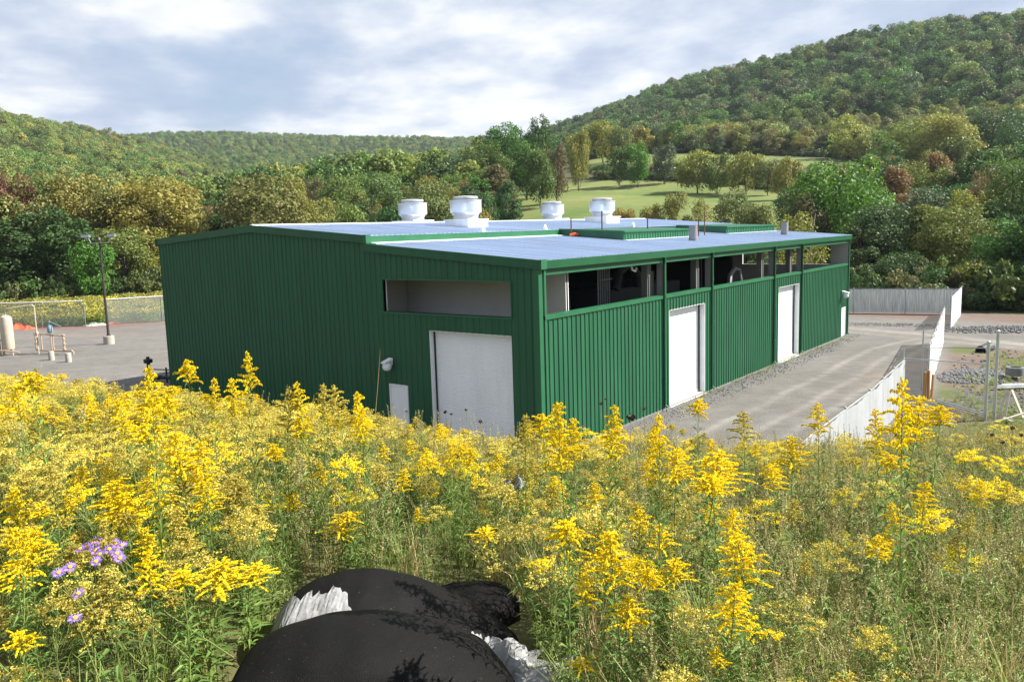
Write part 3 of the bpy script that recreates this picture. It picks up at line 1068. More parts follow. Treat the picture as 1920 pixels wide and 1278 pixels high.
# inside: conduits, machine, unit on the wall, hoses
mb = MB()
for k in range(6):
    mb.tube([(-1.6 - 0.02 * k, 6.6 + k * 0.22, 0.2), (-1.6 - 0.02 * k, 6.6 + k * 0.22, 6.8)], 0.03, 6)
mb.bar((-1.57, 6.8, 6.05), (-1.63, 7.8, 6.05), 0.05)
mb.build('conduit_rack', M['stack'], bld)
mb = MB()
mb.tube([(-0.5, 7.5, 6.7), (-0.45, 7.55, 6.45), (-0.45, 7.8, 6.38), (-0.5, 8.0, 6.5)], 0.045, 8)
mb.build('hose', M['jamb'], bld)
mb = MB()
mb.box(-3.2, -2.9, 4.2, 5.4, 5.75, 6.05)
mb.build('heater_unit', M['galv'], bld)
for (x0, y0, x1, y1, h) in ((-7.6, 4.0, -3.4, 9.0, 4.6), (-7.6, 11.0, -3.6, 20.5, 5.2)):
    mb = MB()
    mb.box(x0, x1, y0, y1, 0.1, h * 0.7)
    mb.box(x0 + 0.5, x1 - 0.4, y0 + 0.6, y1 - 1.2, h * 0.7, h)
    mb.tube([(x1 - .3, y0 + 1, h), (x1 - .3, y0 + 1.4, h + .9), (x1 - .3, y0 + 2.4, h + 1.2), (x1 - .3, y0 + 3.2, h + .6), (x1 - .3, y0 + 3.3, h)], 0.22, 10)
    mb.build('compressor', M['machine'], bld, True)
mb = MB()
mb.box(-2.4, -2.1, 12.0, 12.6, 0.1, 6.1)
mb.build('cabinet', M['inner_col'], bld)
mb = MB()
mb.tube([(-1.2, 19.6, 4.6), (-1.2, 19.8, 5.5), (-1.2, 20.4, 5.8), (-1.2, 21.0, 5.7), (-1.2, 21.3, 4.8)], 0.13, 10)
mb.build('bent_duct', M['stack'], bld, True)
mb = MB()
for k in range(3):
    mb.tube([(-1.9, 16.8 + k * 0.8, 0.2), (-1.9, 16.8 + k * 0.8, 6.8)], 0.03, 6)
mb.build('conduit_rack', M['machine'], bld)


# roof ventilators: curb, throat, wind band, cap
def roof_vent(x, y, s, zb):
    d = bpy.data.objects.new('roof_vent', None)
    link(d, bld)
    d.location = (x, y, zb)
    d.scale = (s, s, s)
    mb = MB()
    mb.box(-1.0, 1.0, -1.0, 1.0, -0.5, 0.42)
    mb.box(-1.06, 1.06, -1.06, 1.06, 0.42, 0.50)
    mb.build('curb', M['white'], d)
    mb = MB()
    mb.lathe([(0.80, 0.50), (0.80, 0.72), (0.84, 0.74), (0.84, 0.78), (0.98, 0.93), (0.98, 0.96)], 48)
    mb.build('throat', M['white_metal'], d, True)
    mb = MB()
    mb.lathe([(0.95, 0.90), (1.0, 0.91), (1.03, 0.96), (1.03, 1.68), (1.06, 1.69), (1.06, 1.73), (1.0, 1.73), (0.99, 1.2), (0.97, 1.0)], 48)
    mb.build('wind_band', M['white_metal'], d, True)
    mb = MB()
    mb.lathe([(0.76, 1.45), (0.76, 1.80), (0.81, 1.81), (0.81, 1.93), (0.77, 1.96), (0.30, 2.0), (0.05, 2.0)], 36)
    mb.build('cap', M['white_metal'], d, True)


roof_vent(-12.55, 10.9, 0.83, 8.54)
roof_vent(-13.1, 26.0, 0.86, 8.58)
roof_vent(-18.6, 13.0, 0.85, 8.62)
roof_vent(-18.6, 27.9, 0.86, 8.60)

# stacks and thin pipes on the roof
for (x, y, z, r, h) in ((-2.65, 18.2, 7.40, 0.23, 0.85), (-2.5, 32.0, 7.40, 0.24, 0.85)):
    mb = MB()
    mb.tube([(x, y, z), (x, y, z + h)], r, 16)
    mb.tube([(x, y, z), (x, y, z + 0.06)], r + 0.08, 16)
    mb.build('exhaust_stack', M['stack'], bld, True)
for (x, y, z, h) in ((-7.85, 14.1, 7.85, 0.95), (-7.0, 15.9, 8.12, 1.05), (-6.6, 20.4, 8.05, 0.95), (-4.6, 23.1, 7.58, 1.15), (-4.9, 24.6, 7.60, 1.5)):
    mb = MB()
    mb.tube([(x, y, z - 0.05), (x, y, z + h)], 0.038, 8)
    mb.build('vent_pipe', M['rust'], bld, True)
mb = MB()
mb.tube([(-7.85, 13.95, 7.9), (-7.6, 14.15, 7.98), (-7.55, 14.3, 7.95)], 0.09, 8)
mb.build('orange_elbow', M['orange'], bld, True)
for (x, y) in ((-8.95, 13.2), (-8.95, 7.9), (-8.7, 22.4)):
    mb = MB()
    mb.lathe([(0.12, 0), (0.12, 0.10), (0.05, 0.28), (0.02, 0.30)], 10, (x, y, 8.24))
    mb.build('roof_cone', M['white'], bld, True)

# ------------------------------------------------------------------ fences, yard things
def zg(x, y):
    return float(ground_h(np.array([x]), np.array([y]))[0]) + 0.06


def chain_mat():
    m = bpy.data.materials.new('chain_link')
    m.use_nodes = True
    t = NT(m.node_tree)
    p = t.n('ShaderNodeBsdfPrincipled', {'Base Color': (0.36, 0.38, 0.36, 1), 'Roughness': 0.55, 'Metallic': 0.2})
    tr = t.n('ShaderNodeBsdfTransparent')
    mx = t.n('ShaderNodeMixShader', {0: 0.26, 1: tr.outputs[0], 2: p.outputs[0]})
    t.t.links.new(mx.outputs[0], t.n('ShaderNodeOutputMaterial').inputs[0])
    return m


M['chain'] = chain_mat()
M['slat'] = mat('grey_fence_slat', (0.66, 0.68, 0.68), 0.7, 0.0, 0.3, 3.0, 0.35, stretch=(6, 6, 0.3))


def along(pts, step):
    out = []
    for (x0, y0), (x1, y1) in zip(pts[:-1], pts[1:]):
        n = max(1, int(math.hypot(x1 - x0, y1 - y0) / step))
        for i in range(n):
            out.append((x0 + (x1 - x0) * i / n, y0 + (y1 - y0) * i / n))
    out.append(pts[-1])
    return out


def fence(label, pts, h, kind, post_step=3.0, cat='fence', group=None, tops=None):
    f = empty('chain_link_fence' if kind == 'chain' else ('slatted_fence' if kind == 'slat' else 'fabric_fence'), (0, 0, 0), 0, label, cat, group)
    P = along(pts, post_step)
    for x, y in P:
        z = zg(x, y)
        mb = MB()
        mb.tube([(0, 0, -0.2), (0, 0, h + 0.06)], 0.035, 8)
        mb.lathe([(0.045, h + 0.05), (0.04, h + 0.09), (0.01, h + 0.11)], 8)
        o = mb.build('post', M['galv'], f, True)
        o.location = (x, y, z)
    mb = MB()
    for (x0, y0), (x1, y1) in zip(P[:-1], P[1:]):
        mb.tube([(x0, y0, zg(x0, y0) + h), (x1, y1, zg(x1, y1) + h)], 0.045 if kind == 'chain' else 0.024, 6)
    mb.build('top_rail', M['white'] if kind == 'chain' else M['galv'], f, True)
    for (x0, y0), (x1, y1) in zip(P[:-1], P[1:]):
        d = math.hypot(x1 - x0, y1 - y0)
        nx_, ny_ = (y1 - y0) / d, -(x1 - x0) / d
        mb = MB()
        if kind == 'slat':
            n = int(d / 0.11)
            for i in range(n):
                a, b = (i + 0.06) / n, (i + 0.94) / n
                zz0, zz1 = zg(x0 + (x1 - x0) * a, y0 + (y1 - y0) * a) + 0.08, h - 0.05 - random.random() * 0.03
                off = 0.02 + random.uniform(-0.004, 0.004)
                mb.bar((x0 + (x1 - x0) * (a + b) / 2 + nx_ * off, y0 + (y1 - y0) * (a + b) / 2 + ny_ * off, zz0), (x0 + (x1 - x0) * (a + b) / 2 + nx_ * off, y0 + (y1 - y0) * (a + b) / 2 + ny_ * off, zz0 + zz1 - 0.08), d / n * 0.9, 0.008)
            o = mb.build('slat_infill', M['slat'], f)
            o['kind'] = 'stuff'
        elif kind == 'chain':
            z0, z1 = zg(x0, y0), zg(x1, y1)
            o = -0.01
            mb.hexa([(x0 + nx_ * o, y0 + ny_ * o, z0 + .03), (x1 + nx_ * o, y1 + ny_ * o, z1 + .03), (x1 + nx_ * (o - .004), y1 + ny_ * (o - .004), z1 + .03), (x0 + nx_ * (o - .004), y0 + ny_ * (o - .004), z0 + .03),
                     (x0 + nx_ * o, y0 + ny_ * o, z0 + h), (x1 + nx_ * o, y1 + ny_ * o, z1 + h), (x1 + nx_ * (o - .004), y1 + ny_ * (o - .004), z1 + h), (x0 + nx_ * (o - .004), y0 + ny_ * (o - .004), z0 + h)])
            mb.build('chain_link_mesh', M['chain'], f)
        else:
            nu, nv = 14, 8
            vs, fs = [], []
            for sgn in (0.0, -0.008):
                for i in range(nu + 1):
                    a = i / nu
                    x, y = x0 + (x1 - x0) * a, y0 + (y1 - y0) * a
                    z = zg(x, y)
                    sag = 0.05 * math.sin(math.pi * a) + 0.015 * math.sin(a * 23)
                    for j in range(nv + 1):
                        b = j / nv
                        o = 0.04 + 0.035 * math.sin(a * 5.1 + b * 3 + x0) * math.sin(math.pi * a) + 0.012 * math.sin(a * 31 + 2 * b) + sgn
                        vs.append((x + nx_ * o, y + ny_ * o, z + 0.02 + (h - 0.02 - sag) * b))
            N = (nu + 1) * (nv + 1)
            for i in range(nu):
                for j in range(nv):
                    p = i * (nv + 1) + j
                    q = p + nv + 1
                    fs += [(p, q, q + 1, p + 1), (N + p, N + p + 1, N + q + 1, N + q)]
                for j in (0, nv):
                    p = i * (nv + 1) + j
                    q = p + nv + 1
                    fs.append((p, N + p, N + q, q))
            for i in (0, nu):
                for j in range(nv):
                    p = i * (nv + 1) + j
                    fs.append((p, p + 1, N + p + 1, N + p))
            mb.add(vs, fs)
            mb.build('fabric_panel', M[kind], f, True)
    return f


fence('chain link fence with a white top rail beside the goldenrod field, left of the gap', [(-88.5, -1.0), (-73.8, 10.2), (-66.8, 15.4)], 2.6, 'chain', 3.6)
fence('chain link fence with a white top rail from the gap to behind the building', [(-66.1, 17.2), (-63.9, 21.9), (-60.0, 31.0), (-57.0, 38.0)], 2.6, 'chain', 3.4)
fence('greyish white fabric fence nearest the meadow, half hidden by goldenrod', [(9.75, -3.0), (9.5, 0.7), (9.3, 7.5), (8.75, 15.3)], 2.1, 'fabric_grey', 2.6)
fence('bright white fabric fence between the plywood boards and the gap in the fence line', [(9.2, 18.2), (6.6, 36.3)], 2.4, 'fabric', 2.6)
fence('short bright white fabric fence joining the far corner of the grey fence', [(5.6, 44.6), (4.65, 54.6)], 2.35, 'fabric', 2.6)
fence('grey slatted fence across the back of the road in front of the dark trees', [(4.5, 54.9), (-3.6, 53.0), (-16.0, 49.8)], 2.2, 'slat', 2.9)

# open gate frame of galvanised posts and rails on the right
g = empty('gate_frame', (0, 0, 0), 0, 'unfinished frame of tall galvanised posts and rails right of the plywood boards', 'gate frame')
for (x, y, h, dx, r) in ((8.68, 19.5, 2.95, 0.0, 0.04), (8.6, 15.7, 2.55, 0.05, 0.035)):
    mb = MB()
    mb.tube([(0, 0, -0.1), (dx, 0, h)], r, 8)
    o = mb.build('post', M['galv'], g, True)
    o.location = (x, y, zg(x, y))
for (x, y, h, r) in ((12.15, 14.0, 3.25, 0.065), (12.42, 14.4, 3.65, 0.06)):
    mb = MB()
    mb.tube([(0, 0, -0.2), (0, 0, h)], r, 10)
    mb.lathe([(r + .012, h - 0.02), (r + .012, h + .03), (0.02, h + 0.07)], 10)
    o = mb.build('post', M['galv'], g, True)
    o.location = (x, y, zg(x, y))
for a, b in (((8.68, 19.5, 2.10), (12.42, 14.4, 2.98)), ((8.62, 15.7, 2.12), (12.15, 14.0, 2.35))):
    mb = MB()
    mb.tube([a, b], 0.026, 8)
    mb.build('rail', M['galv'], g, True)
for i, (a, b) in enumerate((((9.5, 16.9), (12.0, 14.9)), ((9.9, 16.2), (12.1, 14.5)))):
    mb = MB()
    za, zb = zg(*a) + 0.18, zg(*b) + 0.15
    mb.tube([(a[0], a[1], za), (b[0], b[1], zb)], 0.035, 8)
    o = mb.build('loose_pipe', M['galv'], None, True)
    tag(o, ('galvanised pipe lying on the ground at the foot of the tall posts, farther one', 'galvanised pipe lying on the ground at the foot of the tall posts, nearer one')[i], 'pipe', 'pipes lying by the gate posts')
for i, (dx, dy, w_, h, lean) in enumerate(((0, 0, 0.16, 1.30, 0.02), (0.17, 0.05, 0.13, 1.38, -0.03), (0.30, 0.02, 0.10, 1.22, 0.05))):
    mb = MB()
    x, y = 9.22 + dx, 17.35 + dy
    mb.hexa([(-w_ / 2, -.03, 0), (w_ / 2, -.03, 0), (w_ / 2, .03, 0), (-w_ / 2, .03, 0), (-w_ / 2 + lean, -.03, h), (w_ / 2 + lean, -.03, h), (w_ / 2 + lean, .03, h), (-w_ / 2 + lean, .03, h)])
    o = mb.build('wooden_board', M['wood'])
    o.location = (x, y, zg(x, y) - 0.02)
    o.rotation_euler = (0, 0, -0.6)
    tag(o, ('brown board upright at the end of the bright white fence, leftmost of three', 'brown board upright at the end of the white fence, middle and tallest of three', 'narrow brown board upright at the end of the white fence, rightmost of three')[i], 'board', 'brown boards at the fence end')
for i, (x0, y0, x1, y1, z0, z1, nm) in enumerate(((12.55, 13.9, 13.5, 14.9, 0.05, 0.35, 'long pale lumber plank propped aslant beside the tall galvanised posts'), (12.75, 14.6, 13.1, 13.9, 0.10, 0.12, 'short pale lumber piece lying across the propped plank'),
                                         (12.5, 15.0, 12.72, 15.25, 0.0, 1.15, 'pale stick leaning by the tall posts, left one of the pair'), (12.72, 14.9, 12.80, 15.3, 0.0, 1.12, 'pale stick leaning by the tall posts, right one of the pair'),
                                         (13.35, 15.2, 12.85, 15.6, 0.05, 1.1, 'grey stick slanting the other way behind the pale lumber'), (10.7, 12.9, 11.4, 12.3, 0.08, 0.10, 'weathered pale plank lying alone on the grass below the fence'))):
    mb = MB()
    zb = zg((x0 + x1) / 2, (y0 + y1) / 2)
    mb.bar((x0, y0, zb + z0), (x1, y1, zb + z1), 0.10, 0.05)
    tag(mb.build('lumber_plank', M['lumber']), nm, 'lumber', 'scrap lumber by the posts')
# stones in the ditch and other small things on the right
p = onplane(1903, 703, (0, 0, 1), 0.0)
mb = MB()
mb.lathe([(0.44, 0), (0.45, 0.30), (0.43, 0.42), (0.30, 0.43), (0.28, 0.30)], 20)
o = mb.build('concrete_ring', M['stone'], None, True)
o.location = p
tag(o, 'low grey concrete ring standing on the grass at the right edge', 'concrete ring')
for k in range(7):
    mb = MB()
    q = onplane(1912, 724, (0, 0, 1), 0.05)
    mb.tube([(-1.1 + random.uniform(-.1, .1), 0, 0), (1.2 + random.uniform(-.1, .1), random.uniform(-.05, .05), 0)], 0.045, 8)
    o = mb.build('silver_pipe', M['galv'], None, True)
    o.location = (q[0] + k * 0.03, q[1] + (k - 3) * 0.13, 0.06 + (0.08 if k % 2 else 0))
    o.rotation_euler.z = 0.66
    tag(o, 'silver pipe in the loose bundle on the grass below the concrete ring', 'pipe', 'bundle of silver pipes')
mb = MB()
q = onplane(1838, 664, (0, 0, 1), -0.1)
mb.tube([(0, 0, 0), (0.3, 1.6, 0.05)], 0.30, 16, False)
mb.tube([(0, 0, 0), (0.3, 1.6, 0.05)], 0.26, 16, False)
mb.tube([(0.29, 1.5, 0.05), (0.3, 1.58, 0.05)], 0.26, 16)
o = mb.build('culvert_pipe', M['black'], None, True)
o.location = (q[0], q[1], 0.12)
tag(o, 'dark culvert pipe opening in the bank beyond the heap of grey stones', 'culvert')


def stones(name, cx, cy, rx, ry, n, smin, smax, rot, zb, label):
    Vs, Fs, k = [], [], 0
    ico_v = np.array([(0, 0, -1), (.72, -.53, -.45), (-.28, -.85, -.45), (-.89, 0, -.45), (-.28, .85, -.45), (.72, .53, -.45), (.28, -.85, .45), (-.72, -.53, .45), (-.72, .53, .45), (.28, .85, .45), (.89, 0, .45), (0, 0, 1)])
    ico_f = np.array([(0, 2, 1), (1, 5, 0), (0, 3, 2), (0, 4, 3), (0, 5, 4), (1, 10, 5), (2, 6, 1), (3, 7, 2), (4, 8, 3), (5, 9, 4), (1, 6, 10), (2, 7, 6), (3, 8, 7), (4, 9, 8), (5, 10, 9), (6, 11, 10), (7, 11, 6), (8, 11, 7), (9, 11, 8), (10, 11, 9)])
    for i in range(n):
        a, r_ = RNG.uniform(0, 2 * math.pi), math.sqrt(RNG.uniform())
        x, y = rx * r_ * math.cos(a), ry * r_ * math.sin(a)
        x, y = x * math.cos(rot) - y * math.sin(rot), x * math.sin(rot) + y * math.cos(rot)
        s = RNG.uniform(smin, smax)
        v = ico_v * (1 + RNG.uniform(-.25, .25, (12, 1))) * s * RNG.uniform(.6, 1.2, 3)
        z = zg(cx + x, cy + y) + zb * (1 - r_) + s * 0.25
        Vs.append(v + (cx + x, cy + y, z))
        Fs.append(ico_f + k)
        k += 12
    o = link(bpy.data.objects.new(name, mesh_np(name, np.concatenate(Vs), np.concatenate(Fs), M['stone'])))
    tag(o, label, kind='stuff')


q = onplane(1835, 702, (0, 0, 1), 0.0)
stones('riprap', q[0], q[1], 1.5, 3.2, 900, 0.04, 0.11, -0.3, 0.16, 'heap of broken grey stone right of the white fence')
q = onplane(1880, 618, (0, 0, 1), 0.0)
stones('rubble', q[0], q[1], 4.5, 2.2, 700, 0.03, 0.10, 0.6, 0.10, 'grey stone rubble beyond the dirt road on the right')
q = onplane(1680, 612, (0, 0, 1), 0.0)
stones('rubble', q[0], q[1] + 1, 4.5, 1.3, 500, 0.02, 0.06, 0.2, 0.04, 'grey stone rubble along the road in front of the slatted fence')

stones('rubble', 0.75, 19.0, 0.8, 20.5, 1500, 0.015, 0.045, 0.0, 0.03, 'loose grey stone along the foot of the long green wall')
stones('rubble', 11.6, 25.0, 2.6, 11.0, 420, 0.02, 0.10, 0.15, 0.02, 'scattered stones on the weedy bank right of the white fence')

# ---- left yard
lp = empty('yard_light_pole', (-50.34, 9.45, 0.0), 0.55, 'tall dark light pole with twin floodlights on a concrete base', 'light pole')
mb = MB()
mb.lathe([(0.42, -0.1), (0.42, 0.66), (0.39, 0.70)], 24)
mb.build('base', M['concrete'], lp, True)
mb = MB()
mb.tube([(0, 0, 0.70), (0, 0, 8.55)], [0.105, 0.07], 12)
mb.lathe([(0.2, 0.70), (0.2, 0.74), (0.12, 0.76), (0.11, 0.95)], 12)
mb.build('pole', M['pole'], lp, True)
mb = MB()
mb.bar((-0.75, 0, 8.25), (0.75, 0, 8.25), 0.07)
mb.bar((-0.75, 0, 8.25), (-0.98, 0, 8.75), 0.06)
mb.bar((0.75, 0, 8.25), (0.98, 0, 8.75), 0.06)
mb.tube([(0, 0, 8.5), (0, 0, 8.7)], 0.09, 10)
mb.build('crossarm', M['galv'], lp)
for sx in (-1, 1):
    mb = MB()
    c = sx * 1.1
    mb.hexa([(c - .34, -.20, 8.70), (c + .34, -.20, 8.70), (c + .26, .22, 8.76), (c - .26, .22, 8.76), (c - .32, -.18, 8.96), (c + .32, -.18, 8.96), (c + .22, .26, 8.92), (c - .22, .26, 8.92)])
    o = mb.build('floodlight', M['stack'], lp)
    mb = MB()
    mb.hexa([(c - .32, -.215, 8.72), (c + .32, -.215, 8.72), (c + .28, -.175, 8.97), (c - .28, -.175, 8.97), (c - .32, -.205, 8.72), (c + .32, -.205, 8.72), (c + .28, -.165, 8.97), (c - .28, -.165, 8.97)])
    mb.build('lens', M['galv'], o)

tk = empty('separator_tank', (-51.3, 2.3, 0.0), 0.3, 'upright cream tank with a thin overhead pipe at the left edge of the yard', 'tank')
mb = MB()
mb.lathe([(0.05, 0.42), (0.40, 0.5), (0.42, 0.7), (0.42, 2.75), (0.36, 2.95), (0.2, 3.05), (0.05, 3.08)], 20)
mb.build('vessel', M['tank'], tk, True)
mb = MB()
for k in range(3):
    a = k * 2.09
    mb.bar((.34 * math.cos(a), .34 * math.sin(a), -.05), (.34 * math.cos(a), .34 * math.sin(a), .75), .08)
mb.build('skirt_leg', M['tan'], tk)
mb = MB()
mb.tube([(0, 0, 3.05), (0, 0, 3.45), (0.1, 0.05, 3.55), (1.75, 0.9, 3.75), (1.85, 0.95, 3.65), (1.85, 0.95, 0.0)], 0.055, 8)
mb.lathe([(0.10, 1.5), (0.12, 1.6), (0.10, 1.75)], 8, (1.85, 0.95, 0))
mb.build('overhead_pipe', M['tank'], tk, True)
mb = MB()
for k in range(9):
    x, y = RNG.uniform(-1.6, -0.4), RNG.uniform(-1.2, 0.8)
    mb.tube([(x, y, 0), (x, y, RNG.uniform(0.8, 2.1))], RNG.uniform(.03, .07), 8)
mb.tube([(-1.8, -1.2, .5), (1.2, -1.2, .55), (2.0, -.8, .4)], .06, 8)
mb.tube([(-1.7, -.6, 1.2), (-.3, -.4, 1.2), (0, 0, 1.2)], .05, 8)
mb.tube([(-1.2, .6, 1.7), (-.2, .3, 1.7), (0, 0, 1.7)], .05, 8)
for k in range(6):
    mb.lathe([(.09, 0), (.14, .05), (.14, .12), (.07, .2)], 8, (RNG.uniform(-1.6, -.4), RNG.uniform(-1.1, .5), RNG.uniform(.7, 1.9)))
mb.build('piping', M['tan'], tk, True)

sk = empty('pipe_manifold', (-46.6, 4.6, 0.0), 0.0, 'tan pipe manifold with a blue grey valve box in the gravel yard', 'pipe manifold')
a, b = onplane(70, 662, (0, 0, 1), 0), onplane(122, 664, (0, 0, 1), 0)
a, b = a - (-46.6, 4.6, 0), b - (-46.6, 4.6, 0)
mb = MB()


def lerp(t, z):
    return (a[0] + (b[0] - a[0]) * t, a[1] + (b[1] - a[1]) * t, z)


mb.tube([lerp(-.05, 1.55), lerp(1.02, 1.40)], .055, 8)
mb.tube([lerp(0, 0.25), lerp(1.0, 0.25), lerp(1.25, .3), lerp(1.3, .2), lerp(1.3, -.1)], .06, 8)
for t_ in (0, .2, .55, .62, 1.0):
    mb.tube([lerp(t_, .2), lerp(t_, 1.5)], .07 if t_ in (0, 1.0) else .045, 8)
for t_ in (0, 1.0):
    for z in (.35, .75, 1.1, 1.42):
        mb.lathe([(.12, 0), (.13, .05), (.12, .10)], 8, lerp(t_, z))
mb.build('pipework', M['tan'], sk, True)
mb = MB()
c = Vector(lerp(.55, 1.6))
mb.lathe([(.16, 0), (.2, .1), (.2, .45), (.12, .6), (.06, .62)], 12, tuple(c))
mb.tube([c + Vector((0, 0, .6)), c + Vector((0, 0, .95))], .06, 8)
mb.bar(c + Vector((0, 0, .85)), c + Vector((.75, .45, .5)), .06)
mb.build('valve_box', M['blue'], sk, True)
for i, (px_, py_) in enumerate(((97, 675), (129, 679))):
    q = onplane(px_, py_, (0, 0, 1), 0)
    mb = MB()
    mb.lathe([(.20, -.1), (.20, .62), (.18, .66)], 16)
    o = mb.build('concrete_bollard', M['concrete'], None, True)
    o.location = q
    tag(o, ('round pale concrete bollard under the valve box of the pipe manifold', 'round pale concrete bollard at the right end of the pipe manifold')[i], 'bollard', 'concrete bollards by the manifold')


def heap(name, px_, py_, rx, ry, h, m_, label, cat, rot=0.6):
    q = onplane(px_, py_, (0, 0, 1), 0)
    vs, fs = [], []
    n, mm = 20, 7
    for j in range(mm + 1):
        for i in range(n):
            an = 2 * math.pi * i / n
            r_ = 1 - j / mm
            k = 1 + .18 * math.sin(3 * an + 1) + .12 * math.sin(7 * an)
            x, y = rx * r_ * k * math.cos(an), ry * r_ * k * math.sin(an)
            vs.append((x * math.cos(rot) - y * math.sin(rot), x * math.sin(rot) + y * math.cos(rot), h * (1 - r_ ** 2) * (1 + .25 * math.sin(2 * an + j)) - .05))
    for j in range(mm):
        for i in range(n):
            fs.append((j * n + i, j * n + (i + 1) % n, (j + 1) * n + (i + 1) % n, (j + 1) * n + i))
    fs.append(tuple(range(n))[::-1])
    fs.append(tuple(mm * n + i for i in range(n)))
    o = MB().add(vs, fs).build(name, M[m_], None, True)
    o.location = (q[0], q[1], 0.0)
    tag(o, label, cat)


heap('red_cover', 34, 616, 1.3, 0.8, 0.5, 'red_tarp', 'orange red covered heap behind the tank at the left fence', 'cover')
heap('red_cover', 53, 617, 0.7, 0.5, 0.35, 'red_tarp', 'smaller orange red covered heap right of the larger one by the fence', 'cover')
heap('red_cover', 209, 606, 0.8, 0.3, 0.18, 'red_tarp', 'flat red cover lying behind the light pole in the fence gap', 'cover')
heap('white_cover', 176, 609, 1.1, 0.7, 0.35, 'white_tarp', 'white covered bundle lying in the gap between the two fences', 'cover')

# dark valve gear at the left corner of the building
vg = empty('black_valve_gear', tuple(onplane(296, 716, (0, 0, 1), 0.0)), 0.3, 'black valves and pipes on the ground at the left corner of the building', 'valve gear')
mb = MB()
mb.tube([(-.9, 0, .3), (1.6, 0, .3)], .11, 10)
mb.tube([(-.6, 0, 0), (-.6, 0, 1.5)], .10, 10)
mb.tube([(.7, 0, 0), (.7, 0, .9)], .05, 8)
mb.tube([(-.7, 0, .75), (1.5, 0.1, .75)], .035, 8)
mb.build('pipework', M['black'], vg, True)
for x, z, r in ((-.6, 1.25, .26), (.1, .3, .2), (1.1, .3, .22)):
    mb = MB()
    mb.lathe([(r * .5, -.14), (r, -.10), (r, .10), (r * .5, .14)], 12, (x, 0, z))
    mb.build('flange', M['black'], vg, True)

# ------------------------------------------------------------------ black geotextile tubes in the foreground
def sock_mat():
    m = bpy.data.materials.new('black_woven_fabric')
    m.use_nodes = True
    t = NT(m.node_tree)
    tc = t.n('ShaderNodeTexCoord').outputs['Object']
    wv = t.noise(tc, 240, 2, 0.6)
    dust = t.ramp(t.noise(tc, 60, 3, 0.7), [(0.66, 0.0), (0.72, 1.0)])
    soft = t.ramp(t.noise(tc, 3.0, 5, 0.6), [(0.4, 0.0), (0.7, 0.5)])
    c = t.mix(t.ramp(wv, [(0.35, 0.0), (0.7, 1.0)]), (0.0008, 0.0008, 0.0009), (0.0085, 0.0085, 0.009))
    c = t.mix(soft, c, (0.007, 0.0067, 0.0063))
    c = t.mix(dust, c, (0.05, 0.045, 0.04))
    bm = t.n('ShaderNodeBump', {'Height': wv, 'Strength': 0.7, 'Distance': 0.003}).outputs[0]
    fold = t.noise(t.n('ShaderNodeMapping', {'Vector': tc, 'Scale': (1.0, 1.0, 3.5)}).outputs[0], 4.0, 2, 0.45, 0.0)
    bm = t.n('ShaderNodeBump', {'Height': fold, 'Strength': 0.35, 'Distance': 0.04, 'Normal': bm}).outputs[0]
    p = t.n('ShaderNodeBsdfPrincipled', {'Base Color': c, 'Roughness': 0.68, 'Specular IOR Level': 0.10, 'Normal': bm})
    t.t.links.new(p.outputs[0], t.n('ShaderNodeOutputMaterial').inputs[0])
    return m


M['sock'] = sock_mat()
M['liner'] = mat('torn_white_liner', (0.24, 0.245, 0.25), 0.8, 0, 0.2, 9, 0.25, 0.2, 30, stretch=(1.5, 1.5, 1), dirt=(14, (0.12, 0.115, 0.105), 0.5, 0.7))


def sock(name, prof, t0, half, label, seed):
    """prof = pixels of the top silhouette; the tube lies at level distance t0 with half-width half"""
    ts = np.linspace(0, len(prof) - 1, 34)
    xs = np.interp(ts, range(len(prof)), [p[0] for p in prof])
    ys = np.interp(ts, range(len(prof)), [p[1] for p in prof])
    n = 22
    rings = []
    for i, (x, y) in enumerate(zip(xs, ys)):
        p = at(x, y, t0)
        base = zg(p[0], p[1]) - 0.16
        e = min(1, 0.25 + 3.5 * min(i, 33 - i) / 33)
        hz = max((p[2] - base) / 2, 0.05)
        cz = base + hz
        ring = []
        for k in range(n):
            a_ = 2 * math.pi * k / n
            ca, sa = math.cos(a_), math.sin(a_)
            wv = 1 + 0.025 * math.sin(3 * a_ + i * .7 + seed) + 0.012 * math.sin(i * 1.9 + 2 * a_)
            r_ = half * e * wv
            ring.append((p[0] + FH[0] * r_ * ca, p[1] + FH[1] * r_ * ca, cz + hz * (abs(sa) ** 0.85) * (1 if sa > 0 else -1) * (1 + 0.012 * math.sin(i * 1.3 + seed))))
        rings.append(ring)
    vs = [v for r_ in rings for v in r_]
    fs = []
    for i in range(len(rings) - 1):
        for k in range(n):
            fs.append((i * n + k, i * n + (k + 1) % n, (i + 1) * n + (k + 1) % n, (i + 1) * n + k))
    fs.append(tuple(range(n))[::-1])
    fs.append(tuple((len(rings) - 1) * n + k for k in range(n)))
    o = MB().add(vs, fs).build(name, M['sock'], None, True)
    sm = o.modifiers.new('round', 'SUBSURF')
    sm.levels = sm.render_levels = 1
    tag(o, label, 'filter sock', 'black fabric tubes in the meadow')
    return o, rings


